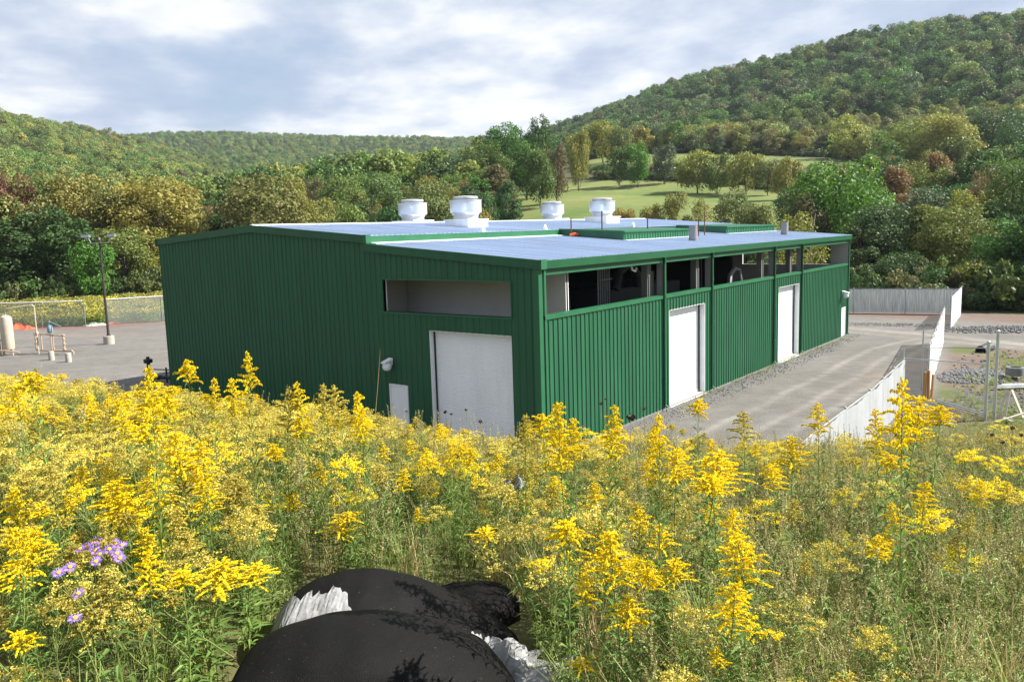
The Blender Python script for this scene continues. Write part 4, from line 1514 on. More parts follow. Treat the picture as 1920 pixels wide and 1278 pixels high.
sock_a, ring_a = sock('filter_sock', [(400, 1345), (430, 1285), (462, 1222), (525, 1192), (600, 1171), (690, 1160), (800, 1178), (900, 1226), (945, 1262), (985, 1312)], 3.45, 0.36, 'largest black woven fabric tube, nearest the camera with plant shadows on it', 1.0)
sock_b, ring_b = sock('filter_sock', [(505, 1195), (528, 1143), (553, 1114), (592, 1095), (640, 1081), (690, 1077), (760, 1091), (850, 1131), (920, 1162), (975, 1198)], 4.15, 0.34, 'black woven fabric tube behind the nearest one with a torn white liner showing', 2.0)
sock_c, ring_c = sock('filter_sock', [(780, 1150), (810, 1120), (845, 1108), (900, 1102), (945, 1106), (975, 1125)], 4.75, 0.26, 'small black fabric tube end at the back right of the other two tubes', 3.0)


def ragged(rings, i0, i1, tops, name, parent, out=0.012):
    """torn light lining that wraps the camera side of a tube up to a ragged edge; tops = fraction of the height per ring"""
    vs, fs = [], []
    m = 9
    for j, i in enumerate(np.linspace(i0, i1, 46)):
        f0 = int(i)
        fr = i - f0
        R0, R1 = np.array(rings[f0]), np.array(rings[min(f0 + 1, len(rings) - 1)])
        Rg = R0 * (1 - fr) + R1 * fr
        top = np.interp(i, range(len(tops)), tops) + 0.10 * math.sin(j * .9) * math.sin(j * .37 + 1) + 0.05 * math.sin(j * 2.3) + RNG.uniform(-.03, .03)
        ka = np.linspace(-0.35, max(-0.3, min(2.3, top)), m)             # angle up the camera side
        cen = Rg.mean(0)
        for a_ in ka:
            k = (math.pi - a_) / (2 * math.pi) * 22 % 22
            k0 = int(k)
            v = Rg[k0 % 22] * (1 - k + k0) + Rg[(k0 + 1) % 22] * (k - k0)
            d = v - cen
            d /= np.linalg.norm(d)
            vs.append(v + d * (out + RNG.uniform(0, .006)))
    for j in range(45):
        for q in range(m - 1):
            p = j * m + q
            fs.append((p, p + m, p + m + 1, p + 1))
    n0 = len(vs)
    vs2 = [np.array(v) + np.array([FH[0], FH[1], 0]) * 0.006 for v in vs]
    fs2 = [tuple(n0 + i for i in f[::-1]) for f in fs]
    o = MB().add(list(vs) + vs2, fs + fs2).build(name, M['liner'], parent)
    return o


ragged(ring_b, 0.4, 17.5, [2.2, 2.2, 2.0, 1.75, 1.5, 1.42, 1.48, 1.60, 1.42, 1.22, 1.2, 1.3, 1.22, 1.18, 1.15, 1.2, 1.1, .9, 0.5], 'torn_liner', sock_b)
ragged(ring_b, 26.0, 32.5, [0.85] * 34, 'torn_liner', sock_b)


def crumple(px_, py_, dist, rx, ry, h, label, rot, up=0.0):
    c = at(px_, py_, dist)
    n = 16
    vs, fs = [], []
    for sgn in (0, -.008):
        for i in range(n + 1):
            for j in range(n + 1):
                u, v = i / n * 2 - 1, j / n * 2 - 1
                edge = 1 - 0.16 * math.sin(7 * u + 3 * v) - RNG.uniform(0, .06)
                x, y = u * rx * edge, v * ry * edge
                z = h * (0.5 + .30 * math.sin(4 * u + 3 * v) + .25 * math.sin(6 * v - 3 * u) + RNG.uniform(-.07, .07)) * (1 - .6 * max(abs(u), abs(v)) ** 3) + sgn
                X, Y = x * math.cos(rot) - y * math.sin(rot), x * math.sin(rot) + y * math.cos(rot)
                vs.append((X, Y, z))
    N = (n + 1) ** 2
    for i in range(n):
        for j in range(n):
            p = i * (n + 1) + j
            fs += [(p, p + n + 1, p + n + 2, p + 1), (N + p, N + p + 1, N + p + n + 2, N + p + n + 1)]
    o = MB().add(vs, fs).build('plastic_sheet', M['liner'])
    o.location = (c[0], c[1], zg(c[0], c[1]) + up)
    tag(o, label, 'plastic sheet', 'torn pale liner sheets')


crumple(940, 1215, 3.80, 0.16, 0.17, 0.13, 'crumpled white liner sheet sticking out at the right end of the black tubes', 0.3)
crumple(1015, 1255, 3.6, 0.22, 0.24, 0.07, 'pale liner sheet half buried under plants right of the black tubes', 0.9)
crumple(668, 1300, 2.96, 0.12, 0.08, 0.10, 'white torn liner tip at the bottom edge under the nearest tube', 0.2)
crumple(967, 925, 6.0, 0.07, 0.07, 0.10, 'small white plastic scrap caught in the middle of the meadow', 0.2, 0.55)

# ------------------------------------------------------------------ scattering of what nobody could count
def scatter(name, protos, pts, var, scl, rot, mats, label):
    """one object: its mesh holds the small plant shapes and the points they stand on, geometry nodes put them there"""
    V, Fq_, Mi, vid, isp = [], [], [], [], []
    k = 0
    for i, (pv, pf, pm) in enumerate(protos):
        V.append(pv)
        Fq_.append(pf + k)
        Mi.append(pm)
        vid.append(np.full(len(pv), i))
        isp.append(np.zeros(len(pv), bool))
        k += len(pv)
    V.append(pts)
    vid.append(var)
    isp.append(np.ones(len(pts), bool))
    V, vid, isp = np.concatenate(V), np.concatenate(vid), np.concatenate(isp)
    me = bpy.data.meshes.new(name)
    Fa = np.concatenate(Fq_).astype(np.int32)
    me.vertices.add(len(V))
    me.vertices.foreach_set('co', V.astype(np.float32).ravel())
    me.loops.add(Fa.size)
    me.polygons.add(len(Fa))
    me.loops.foreach_set('vertex_index', Fa.ravel())
    me.polygons.foreach_set('loop_start', np.arange(len(Fa), dtype=np.int32) * 4)
    me.polygons.foreach_set('loop_total', np.full(len(Fa), 4, np.int32))
    me.polygons.foreach_set('material_index', np.concatenate(Mi).astype(np.int32))
    for m in mats:
        me.materials.append(m)
    n0 = len(V) - len(pts)
    S, R_ = np.ones((len(V), 3), np.float32), np.zeros((len(V), 3), np.float32)
    S[n0:], R_[n0:] = scl, rot
    for nm, ty, dat, key in (('vid', 'INT', vid.astype(np.int32), 'value'), ('isp', 'BOOLEAN', isp, 'value'), ('scl', 'FLOAT_VECTOR', S, 'vector'), ('rot', 'FLOAT_VECTOR', R_, 'vector')):
        at_ = me.attributes.new(nm, ty, 'POINT')
        at_.data.foreach_set(key, dat.ravel())
    me.update(calc_edges=True)
    o = link(bpy.data.objects.new(name, me))
    ng = bpy.data.node_groups.new('scatter', 'GeometryNodeTree')
    ng.interface.new_socket('Geometry', in_out='INPUT', socket_type='NodeSocketGeometry')
    ng.interface.new_socket('Geometry', in_out='OUTPUT', socket_type='NodeSocketGeometry')
    t = NT(ng)
    gi = t.n('NodeGroupInput').outputs[0]
    out = t.n('NodeGroupOutput')
    join = t.n('GeometryNodeJoinGeometry')

    def attr(nm, ty):
        return t.n('GeometryNodeInputNamedAttribute', {'Name': nm}, data_type=ty).outputs[0]
    for i in range(len(protos)):
        eq = t.n('FunctionNodeCompare', data_type='INT', operation='EQUAL')
        t.t.links.new(attr('vid', 'INT'), eq.inputs[2])
        eq.inputs[3].default_value = i
        s1 = t.n('GeometryNodeSeparateGeometry', {0: gi, 1: eq.outputs[0]}, domain='POINT')
        s2 = t.n('GeometryNodeSeparateGeometry', {0: s1.outputs[0], 1: attr('isp', 'BOOLEAN')}, domain='POINT')
        iop = t.n('GeometryNodeInstanceOnPoints', {'Points': s2.outputs[0], 'Instance': s2.outputs[1], 'Rotation': attr('rot', 'FLOAT_VECTOR'), 'Scale': attr('scl', 'FLOAT_VECTOR')})
        t.t.links.new(iop.outputs[0], join.inputs[0])
    t.t.links.new(join.outputs[0], out.inputs[0])
    md = o.modifiers.new('scatter', 'NODES')
    md.node_group = ng
    return tag(o, label, kind='stuff')


def unit(v):
    return v / np.maximum(np.linalg.norm(v, axis=-1, keepdims=True), 1e-9)


def rquads(rng, C, size, nrm=None, nmix=0.6, asp=0.6):
    """n rhombic leaf faces round centres C"""
    n = len(C)
    d = unit(rng.normal(size=(n, 3)))
    if nrm is not None:
        d = unit(d * nmix + nrm * (1 - nmix))
    a = unit(np.cross(d, rng.normal(size=(n, 3))))
    b = np.cross(d, a)
    s = (np.asarray(size) * rng.uniform(0.65, 1.35, n))[:, None] if np.ndim(size) == 0 else np.asarray(size)[:, None]
    fold = d * s * 0.18
    return np.stack([C - a * s, C - b * s * asp + fold, C + a * s, C + b * s * asp + fold], 1)


def crown(seed, D, H, zb, nblob, nleaf, leaf, shape='broad'):
    rng = np.random.default_rng(seed)
    cz, rz = (H + zb * H) / 2, (H - zb * H) / 2
    B = []
    while len(B) < nblob:
        u = unit(rng.normal(size=3))
        r_ = rng.uniform(0.35, 1.0) ** 0.5
        z = u[2] * r_
        wz = {'broad': 1.0 - 0.15 * max(z, 0), 'tall': 0.95 - 0.35 * max(z, 0), 'bush': 1.0, 'cone': 0.62 - 0.42 * z}[shape]
        x, y = u[0] * r_ * wz, u[1] * r_ * wz
        B.append((x * D / 2 * 0.80, y * D / 2 * 0.80, cz + z * rz * 0.86))
    B = np.array(B)
    br = D * rng.uniform(0.09, 0.185, nblob)
    w_ = br ** 2
    k = rng.choice(nblob, nleaf, p=w_ / w_.sum())
    u = unit(rng.normal(size=(nleaf, 3)) + np.array([0, 0, 0.25]))
    rr = rng.uniform(0.55, 1.08, nleaf)[:, None] * br[k][:, None]
    C = B[k] + u * rr * np.array([1, 1, 0.85])
    C[:, 2] = np.maximum(C[:, 2], 0.02 * H)
    out = unit(u * 0.8 + 0.9 * unit((C - np.array([0, 0, cz])) / np.array([D, D, H])))
    Q = rquads(rng, C, leaf, out, 0.50, 0.62)
    return Q.reshape(-1, 3), B


def quads_mesh(name, V, m):
    F = np.arange(len(V)).reshape(-1, 4)
    return mesh_np(name, V, F, m)


TREES = {}


def tree_proto(key, seed, D, H, zb, nblob, nleaf, leaf, shape, limbs=7):
    V, B = crown(seed, D, H, zb, nblob, nleaf, leaf, shape)
    V = V / np.array([D, D, H])
    rng = random.Random(seed)
    mb = MB()
    r0 = 0.018 * H
    top = H * 0.78
    path = [(rng.uniform(-.1, .1) * i, rng.uniform(-.1, .1) * i, top * i / 5 - (0.4 if i == 0 else 0)) for i in range(6)]
    mb.tube(path, [r0 * (1.25 if i == 0 else 1 - i / 5.6) for i in range(6)], 7, False)
    idxs = list(range(len(B)))
    rng.shuffle(idxs)
    for k in idxs[:limbs]:
        b = B[k]
        z0 = min(max(zb * H * 0.6, b[2] - 0.3 * H * rng.uniform(.6, 1.2)), top * .9)
        f = z0 / top * 5
        i0 = min(int(f), 4)
        p0 = [path[i0][j] + (path[i0 + 1][j] - path[i0][j]) * (f - i0) for j in range(3)]
        mid = [(p0[j] + b[j]) / 2 + (0.05 * H if j == 2 else 0) for j in range(3)]
        mb.tube([p0, mid, tuple(b)], [r0 * .45, r0 * .3, r0 * .1], 5, False)
    mb.v = [(x / D, y / D, z / H) for x, y, z in mb.v]
    TREES[key] = (quads_mesh('crown', V, M['crown']), mb.mesh('trunk', M['bark'], True), mb)


for i in range(4):
    tree_proto('broad%d' % i, 20 + i, 12.0, 16.0, 0.05, 60, 11000, 0.20, 'broad', 8)
for i in range(3):
    tree_proto('tall%d' % i, 40 + i, 9.0, 18.0, 0.04, 54, 9000, 0.20, 'tall', 7)
for i in range(3):
    tree_proto('bush%d' % i, 60 + i, 6.0, 5.0, 0.02, 30, 5200, 0.125, 'bush', 5)
for i in range(2):
    tree_proto('airy%d' % i, 70 + i, 10.0, 16.0, 0.08, 40, 4600, 0.19, 'tall', 12)
tree_proto('cone0', 80, 8.0, 18.0, 0.08, 50, 8000, 0.19, 'cone', 6)

_first = {}


def add_tree(key, x, y, z, D, H, col, label, group=None, cat='tree', name=None, rz=None):
    if key not in _first:
        e = empty(name or 'tree', (0, 0, 0))
        tr = link(bpy.data.objects.new('trunk', TREES[key][1]), e)
        cr = link(bpy.data.objects.new('crown', TREES[key][0]), e)
        _first[key] = e
    else:
        e = copy_tree(_first[key])
        e.name = name or 'tree'
    e.location = (x, y, z)
    e.scale = (D, D, H)
    e.rotation_euler.z = random.uniform(0, 6.28) if rz is None else rz
    for k in ('group',):
        if k in e:
            del e[k]
    tag(e, label, cat, group)
    for ch in e.children:
        if ch.name.startswith('crown'):
            j = [random.uniform(.88, 1.12) for _ in range(3)]
            ch.color = (col[0] * j[0], col[1] * j[1], col[2] * j[2], 1)
    return e


GRN, DGR, OLV, YOL, OCH, RUS, RED, LGR, BGR, GGR, BRN = (0.080, 0.150, 0.036), (0.050, 0.098, 0.030), (0.145, 0.175, 0.048), (0.205, 0.215, 0.050), (0.225, 0.198, 0.050), (0.205, 0.130, 0.058), (0.150, 0.070, 0.052), (0.120, 0.175, 0.050), (0.085, 0.195, 0.030), (0.100, 0.135, 0.068), (0.135, 0.120, 0.055)
# pixel of the crown top, crown width in pixels, distance, shape, colour, label
TL = [
    (-70, 320, 160, 150, 'broad1', OLV, None), (12, 332, 100, 152, 'broad0', RED, 'dark red leaved tree at the far left end of the tree line'), (75, 332, 130, 150, 'broad2', OLV, 'olive tree next to the dark red one in the left tree line'),
    (148, 322, 150, 152, 'broad3', YOL, 'tallest yellow olive tree of the left tree line'), (118, 385, 110, 138, 'tall0', DGR, 'dark green tree standing in front of the left tree line'),
    (215, 352, 120, 148, 'broad1', OLV, 'olive tree between the tallest yellow one and the broad orange tinted one'), (292, 340, 180, 146, 'broad0', OCH, 'broad orange tinted tree above the left end of the building'),
    (172, 462, 74, 132, 'bush0', BGR, 'small bright green tree low behind the light pole'), (345, 372, 90, 152, 'tall1', OCH, 'narrow ochre tree right of the broad orange tinted one'),
    (30, 400, 120, 140, 'tall1', DGR, 'shadowy dark tree at the left edge behind the goldenrod field'), (225, 420, 110, 138, 'airy0', OLV, 'thin olive tree with bare stems behind the light pole'), (285, 430, 90, 140, 'airy1', YOL, 'thin yellowish tree close to the left wall of the building'),
    (432, 350, 90, 152, 'tall0', DGR, 'dark green narrow tree left of the round dark olive one'), (485, 330, 175, 142, 'broad2', OLV, 'big round dark olive tree above the roof ridge'), (553, 345, 80, 150, 'tall2', OCH, 'ochre orange tree touching the big round dark olive one'),
    (600, 368, 90, 160, 'broad3', YOL, 'low yellowish tree behind the ridge left of the vents'), (640, 332, 100, 195, 'broad1', OLV, 'olive tree farther back left of the roof vents'), (700, 320, 115, 205, 'broad0', LGR, 'pale green round tree behind the first roof vent'),
    (690, 372, 90, 150, 'broad2', DGR, 'dark green tree low beside the first roof vent'), (797, 328, 120, 150, 'broad3', LGR, 'leafy light green tree between the two left roof vents'), (752, 322, 70, 235, 'tall1', GRN, 'small green tree far behind the first roof vent'),
    (590, 335, 60, 220, 'broad2', BRN, 'brownish tree far behind the roof ridge'), (650, 395, 80, 140, 'bush1', OLV, 'olive bush showing over the ridge of the roof'), (735, 390, 70, 140, 'bush2', DGR, 'dark bush right beside the first roof vent'),
    (850, 287, 90, 235, 'broad1', GGR, 'grey green tree left of the bright round green one'), (878, 335, 80, 175, 'tall0', DGR, 'dark narrow tree behind the second roof vent'), (912, 258, 85, 235, 'broad3', GRN, 'bright round green tree under the tall dark pair'),
    (948, 228, 85, 245, 'broad0', GRN, 'left tree of the tall dark pair on the skyline'), (1014, 214, 62, 245, 'broad2', DGR, 'right and darkest tree of the tall pair on the skyline'), (985, 262, 70, 240, 'broad1', GRN, 'green tree low between the tall pair'),
    (930, 310, 80, 200, 'tall2', BRN, 'brownish tree under the bright round green one'), (950, 335, 60, 185, 'tall1', DGR, 'dark tree at the left corner of the grass field'), (1010, 282, 62, 215, 'bush2', GRN, 'green tree by the upper left corner of the grass field'),
    (1042, 275, 44, 222, 'bush0', BRN, 'brownish tree at the upper left corner of the grass field'), (1083, 248, 44, 270, 'bush0', YOL, 'yellowish tree alone at the left end of the upper field'), (900, 372, 80, 150, 'bush0', DGR, 'dark bush between the second and third roof vents'),
    (900, 395, 70, 140, 'bush2', OCH, 'ochre bush just right of the second roof vent'), 
    (1130, 228, 60, 350, 'bush1', YOL, 'yellow olive tree above the upper field, left'), (1160, 240, 50, 340, 'bush1', OLV, 'olive tree right of the yellow olive one above the upper field'), (1196, 268, 46, 275, 'bush0', BGR, 'vivid green tree in the hedge between the two fields'),
    (1162, 276, 42, 278, 'bush2', GRN, 'small green tree left of the vivid green one'), (1245, 272, 44, 282, 'bush0', GGR, 'grey green tree right of the vivid green one'), (1308, 284, 84, 258, 'bush2', YOL, 'broad yellow olive tree standing in the field hedge'),
    (1345, 290, 60, 255, 'bush0', OLV, 'olive tree joined to the broad yellow olive one'), (1398, 288, 72, 250, 'bush1', YOL, 'golden green tree at the right of the field hedge'), (1440, 300, 50, 245, 'bush1', OLV, 'thin olive tree right of the golden green one'),
    (1475, 298, 56, 220, 'bush0', YOL, 'yellowish tree left of the big tree behind the roof corner'), (1570, 282, 165, 116, 'broad3', BGR, 'big bright green tree rising behind the far roof corner'), (1512, 352, 90, 112, 'broad1', BRN, 'brownish dark tree at the left foot of the big bright green one'),
    (1383, 354, 90, 140, 'broad2', LGR, 'round pale green tree just above the roof'), (1268, 350, 60, 150, 'airy0', YOL, 'yellowish thin tree just above the roof'), (1312, 368, 50, 150, 'airy1', YOL, 'small thin tree between two others above the roof'),
    (1225, 385, 50, 150, 'bush0', OCH, 'ochre bush behind the rightmost roof vent'), (1170, 392, 50, 150, 'bush1', OCH, 'small ochre bush right beside the rightmost roof vent'), (1420, 385, 60, 135, 'bush2', OLV, 'olive bush right of the round pale green tree'),
    (1668, 292, 60, 205, 'tall2', OCH, 'orange green tree behind the big bright green one'), (1640, 250, 60, 330, 'broad1', OLV, None), (1712, 222, 90, 290, 'broad2', YOL, 'pale olive tree left of the wide one on the lower right slope'), (1775, 212, 110, 285, 'broad0', YOL, 'wide pale olive tree on the lower right slope'),
    (1862, 198, 84, 300, 'broad3', DGR, 'dark tree above the wide pale olive one on the right slope'), (1905, 230, 70, 260, 'broad1', DGR, 'dark tree at the right edge halfway up'), (1822, 270, 80, 160, 'tall0', DGR, 'tall dark tree left of the rusty one on the right'),
    (1856, 312, 70, 140, 'broad2', RUS, 'rusty orange tree in the woods at the right'), (1752, 302, 80, 160, 'airy0', OLV, 'thin olive tree behind the right dark trees'), (1705, 318, 70, 170, 'broad1', GRN, 'green tree beyond the dark trees on the right'),
    (1662, 378, 130, 104, 'broad0', DGR, 'dark shaded tree right of the far roof corner'), (1612, 415, 90, 100, 'tall1', DGR, 'dark tree touching the far end of the building'), (1735, 385, 100, 104, 'tall2', OLV, 'olive dark tree in the middle of the right woods'),
    (1795, 372, 120, 100, 'broad3', OLV, 'olive tree with rusty neighbours above the slatted fence corner'), (1905, 290, 110, 118, 'broad1', GRN, 'tall green tree at the right edge of the woods'), (1890, 405, 130, 92, 'broad2', GRN, 'leafy green tree low at the right edge'),
    (1830, 490, 84, 88, 'bush2', YOL, 'pale olive bush tree right of the white fence corner'), (1765, 505, 80, 88, 'bush0', DGR, 'dark bush behind the fence corner'), (1900, 520, 70, 86, 'bush1', GRN, 'green bush at the right edge behind the rubble'),
    (1690, 470, 100, 92, 'broad1', DGR, 'dark low tree behind the slatted fence'), (1630, 495, 90, 92, 'bush1', DGR, 'dark bush behind the left part of the slatted fence'), (1980, 380, 150, 92, 'broad0', DGR, None), (2030, 300, 160, 120, 'broad2', GRN, None),
]
GRP = 'trees standing near the building and the fields'
n_ind = 0
taken = []
for (x, y, w_, d, key, col, lab) in TL:
    p = at(x, y, d)
    z = float(ground_h(np.array([p[0]]), np.array([p[1]]))[0])
    H = min(max((p[2] - z) * (1.12 if x < 700 else 1.07), 3.0), 29.0)
    D = w_ * d / 1550 * 1.12
    bushy = key.startswith('bush') and 'tree' not in (lab or '')
    add_tree(key, p[0], p[1], z - 0.1, D, H, col, lab or 'tree at the outer edge of the woods beside others like it', GRP, 'bush' if bushy else 'tree', 'bush' if bushy else 'tree')
    taken.append((p[0], p[1], D * 0.35))
    n_ind += 1

rngI = random.Random(31)
for i in range(46):
    if i < 30:
        x = rngI.choice([rngI.uniform(1070, 1300), rngI.uniform(1420, 1520)])
        d = np.interp(x, [1070, 1250, 1400, 1500], [312, 300, 280, 262]) + rngI.uniform(-5, 8)
        H, where = rngI.uniform(2.8, 6.2), 'in the hedge between the two hill fields'
    else:
        x = rngI.uniform(1110, 1560)
        d = np.interp(x, [1110, 1300, 1560], [400, 388, 350]) + rngI.uniform(-3, 8)
        H, where = rngI.uniform(7, 12), 'at the upper edge of the upper hill field'
    p = at(x, 300, d)
    z = float(ground_h(np.array([p[0]]), np.array([p[1]]))[0])
    cn = rngI.choice(['olive', 'yellowish', 'grey green', 'green', 'light green', 'brownish'])
    col = dict(zip(['olive', 'yellowish', 'grey green', 'green', 'light green', 'brownish'], [OLV, YOL, GGR, GRN, LGR, BRN]))[cn]
    add_tree(rngI.choice(['bush0', 'bush1', 'bush2']) if H < 6.5 else rngI.choice(['broad1', 'tall0', 'broad3', 'tall2']), p[0], p[1], z - .1, H * rngI.uniform(.8, 1.25), H, col, cn + (' small tree ' if H < 6.5 else ' tree ') + where, 'trees in the field hedges')
    n_ind += 1

# two pale birch stems seen through the openings of the building
bp = at(1492, 470, 78)
br = empty('birch', (bp[0], bp[1], zg(bp[0], bp[1]) - .1), 0, 'pale stemmed birch seen through the far openings of the building', 'tree')
mb = MB()
for dx, lean in ((0, .5), (.35, -.5), (.7, .9)):
    mb.tube([(dx, 0, 0), (dx + lean * .3, .1, 4), (dx + lean, .2, 9)], [.11, .08, .03], 8)
mb.build('trunk', M['pale_bark'], br, True)
o = link(bpy.data.objects.new('crown', TREES['airy1'][0]), br)
o.scale = (6, 6, 10)
o.color = YOL + (1,)

# filling trees: jittered spots in the woods between 130 m and 330 m; the nearest stay individuals
taken = np.array(taken)
spots = []
rngT = np.random.default_rng(5)
for gxx in np.arange(-420, 160, 7.5):
    for gyy in np.arange(-60, 460, 7.5):
        spots.append((gxx + rngT.uniform(-3.2, 3.2), gyy + rngT.uniform(-3.2, 3.2)))
spots = np.array(spots)
s_, t_ = st(spots[:, 0], spots[:, 1])
d_ = np.hypot(s_, t_)
zsp = ground_h(spots[:, 0], spots[:, 1])
pxs, pys, pz = pix(np.stack([spots[:, 0], spots[:, 1], zsp + 8], 1))
fld = np.zeros(len(spots), bool)
for pg in (FIELD_LOW, FIELD_UP, FIELD_R, FIELD_FAR):
    fld |= poly_mask(pg, spots[:, 0], spots[:, 1])
inyard = (spots[:, 0] > -128 + 0.0 * spots[:, 1]) & (spots[:, 0] < 40) & (spots[:, 1] < 62 + np.clip(-spots[:, 0] - 30, 0, 60) * 0.9) & (spots[:, 1] > -70)
keep = (pz > 5) & (pxs > -200) & (pxs < 2120) & (d_ > 86) & (d_ < 345) & ~fld & ~inyard
keep &= ~((pxs > 960) & (pxs < 1560) & (d_ < 150))
dn = np.sqrt(((spots[:, None, :] - taken[None, :, :2]) ** 2).sum(2)).min(1)
keep &= dn > 4.0
# keep the view over the fields open
keep &= ~((pxs > 945) & (pxs < 1470) & (d_ > 120) & (d_ < 215))
keep &= ~((pxs > 1450) & (pxs < 1620) & (d_ > 160) & (d_ < 330) & (rngT.uniform(size=len(spots)) < 0.72))
keep &= ~((pxs > 930) & (pxs < 1900) & (d_ > 215) & (d_ < 392) & ((pxs < 1545) | (rngT.uniform(size=len(spots)) < 0.75)))
order = np.argsort(d_[keep])
F_ = spots[keep][order]
Fd, Fz, Fx = d_[keep][order], zsp[keep][order], pxs[keep][order]
pal_l = [OLV, OLV, YOL, GRN, DGR, OCH, GRN, BRN, LGR, OLV, RUS]
pal_r = [DGR, DGR, GRN, OLV, GRN, YOL, RUS, DGR, GGR]
n_ind_max = 298
CNAME = {OLV: 'olive', YOL: 'yellowish', GRN: 'green', DGR: 'dark green', OCH: 'ochre', BRN: 'brownish', LGR: 'light green', RUS: 'rust tinged', GGR: 'grey green'}
rest = []
keys_t = ['broad0', 'broad1', 'broad2', 'broad3', 'tall0', 'tall1', 'tall2', 'airy0', 'broad0', 'broad2']
for i in range(len(F_)):
    x, y = F_[i]
    right = Fx[i] > 1000
    col = random.choice(pal_r if right else pal_l)
    if n_ind < n_ind_max:
        H = random.uniform(9, 15) if Fd[i] < 130 else random.uniform(9.5, 14.5)
        if right and Fd[i] < 120:
            H = random.uniform(7, 13)
        D = H * random.uniform(0.55, 0.8)
        cn = CNAME[col]
        dep = 'front row' if Fd[i] < (110 if right else 165) else 'deeper part'
        size = 'tall' if H > 12.5 else 'middling' if H > 10 else 'low'
        if right:
            where = 'behind the slatted fence' if Fx[i] < 1760 else 'at the far right'
            lab, gr = '%s %s tree, %s of the dark wood %s' % (size, cn, dep, where), 'trees of the right wood'
        elif Fx[i] < 420:
            where = 'left of the light pole' if Fx[i] < 190 else 'right of the light pole'
            lab, gr = '%s %s tree, %s of the autumn wood %s' % (size, cn, dep, where), 'trees of the left wood'
        else:
            where = 'left of the roof vents' if Fx[i] < 745 else 'by the roof vents'
            lab, gr = '%s %s tree, %s of the valley wood %s' % (size, cn, dep, where), 'trees of the valley wood'
        add_tree(random.choice(keys_t), x, y, Fz[i] - 0.1, D, H, col, lab, gr)
        n_ind += 1
    else:
        rest.append((x, y, Fz[i] - 0.2))


def lowtree(seed, D, H, zb, nblob, nleaf, leaf, shape):
    V, _ = crown(seed, D, H, zb, nblob, nleaf, leaf, shape)
    V = V / np.array([D, D, H])
    return V, np.arange(len(V)).reshape(-1, 4), np.zeros(len(V) // 4, int)


LOW = [lowtree(200, 10, 13, .0, 40, 2500, 0.32, 'broad'), lowtree(201, 9, 14, .0, 36, 2200, 0.32, 'tall'), lowtree(202, 10, 12, .0, 44, 2600, 0.32, 'broad')]


def forest_mat(name, stops, var=0.3):
    return leafmat(name, stops=stops, var=var, trans=0.28, hue=0.012, vary_obj=0.0, vary_loc=True)


def stops_of(cols, g=1.0):
    return [((i + 0.0) / len(cols), tuple(v * g for v in c)) for i, c in enumerate(cols)]


M['wood_l'] = forest_mat('left_hill_foliage', stops_of([OLV, GRN, YOL, GRN, OLV, LGR, OLV, GRN, OCH, GRN, YOL, BRN, LGR, OLV], 1.25))
M['wood_f'] = forest_mat('far_ridge_foliage', stops_of([GRN, OLV, GRN, LGR, DGR, OLV, YOL, GRN, DGR, OLV], 1.2))
M['wood_r'] = forest_mat('right_hill_foliage', stops_of([DGR, GRN, DGR, GRN, OLV, DGR, GRN, GGR, GRN, DGR, BRN, GRN, OLV, DGR], 1.15))
M['wood_m'] = forest_mat('slope_foliage', stops_of([OLV, YOL, OLV, BRN, GRN, OCH, YOL, OLV, BRN, LGR, OLV, GGR], 1.2))


def wood(name, sp, x0, x1, y0, y1, cond, hmin, hmax, mats, label, seed, extra=None):
    rng = np.random.default_rng(seed)
    X, Y = np.meshgrid(np.arange(x0, x1, sp), np.arange(y0, y1, sp))
    X = X.ravel() + rng.uniform(-.45, .45, X.size) * sp
    Y = Y.ravel() + rng.uniform(-.45, .45, Y.size) * sp
    s, t = st(X, Y)
    d = np.hypot(s, t)
    k = (t > 20) & (np.abs(s) < t * 0.80)
    X, Y, d, s, t = X[k], Y[k], d[k], s[k], t[k]
    Z = ground_h(X, Y)
    px_, py_, _ = pix(np.stack([X, Y, Z], 1))
    f = np.zeros(len(X), bool)
    for pg in (FIELD_LOW, FIELD_UP, FIELD_R, FIELD_FAR):
        f |= poly_mask(pg, X, Y)
    k = cond(px_, d) & ~f & (px_ > -160) & (px_ < 2080)
    P = np.stack([X, Y, Z - 0.3], 1)[k]
    if extra is not None and len(extra):
        P = np.concatenate([P, extra])
    n = len(P)
    H = rng.uniform(hmin * .85, hmax * 1.12, n) * (1 + 0.12 * wob(P[:, 0], P[:, 1], 40))
    D = H * rng.uniform(0.62, 1.0, n)
    scatter(name, LOW, P, rng.integers(0, 3, n), np.stack([D, D, H], 1), np.stack([0 * H, 0 * H, rng.uniform(0, 6.28, n)], 1), mats, label)
    return n


BX = (-1700, 700, -500, 2000)
nL = wood('forest', 9.2, *BX, lambda x, d: (x < 430 + 0 * d) & (d > 335) & (d < 1120) & (x < 470 - (d - 335) * 0.02), 10, 16, [M['wood_l']], 'mixed green and ochre wood covering the left hill', 1)
nF = wood('forest', 11.5, *BX, lambda x, d: ((x > 150) & (x < 1100) & (d >= 1120) & (d < 1980)) | ((x >= 430) & (x < 1010) & (d > 335) & (d < 1120)), 11, 17, [M['wood_f']], 'wood covering the far ridge and the valley floor below it', 2, np.array([r_ for r_ in rest]) if rest else None)
nR = wood('forest', 9.2, *BX, lambda x, d: (x > 1000) & (d > 520 - 0.10 * (x - 1000)) & (d < 960), 11, 17, [M['wood_r']], 'dark green wood covering the high hill on the right', 3)
nM = wood('forest', 9.0, *BX, lambda x, d: (x > 1080) & (d > np.interp(x, [1080, 1560, 1900], [385, 350, 330])) & (d <= 520 - 0.10 * (x - 1000)), 8, 13, [M['wood_m']], 'lighter olive and rusty wood along the foot of the right hill', 4)
print('forest', nL, nF, nR, nM, 'individual trees', n_ind, 'rest', len(rest))

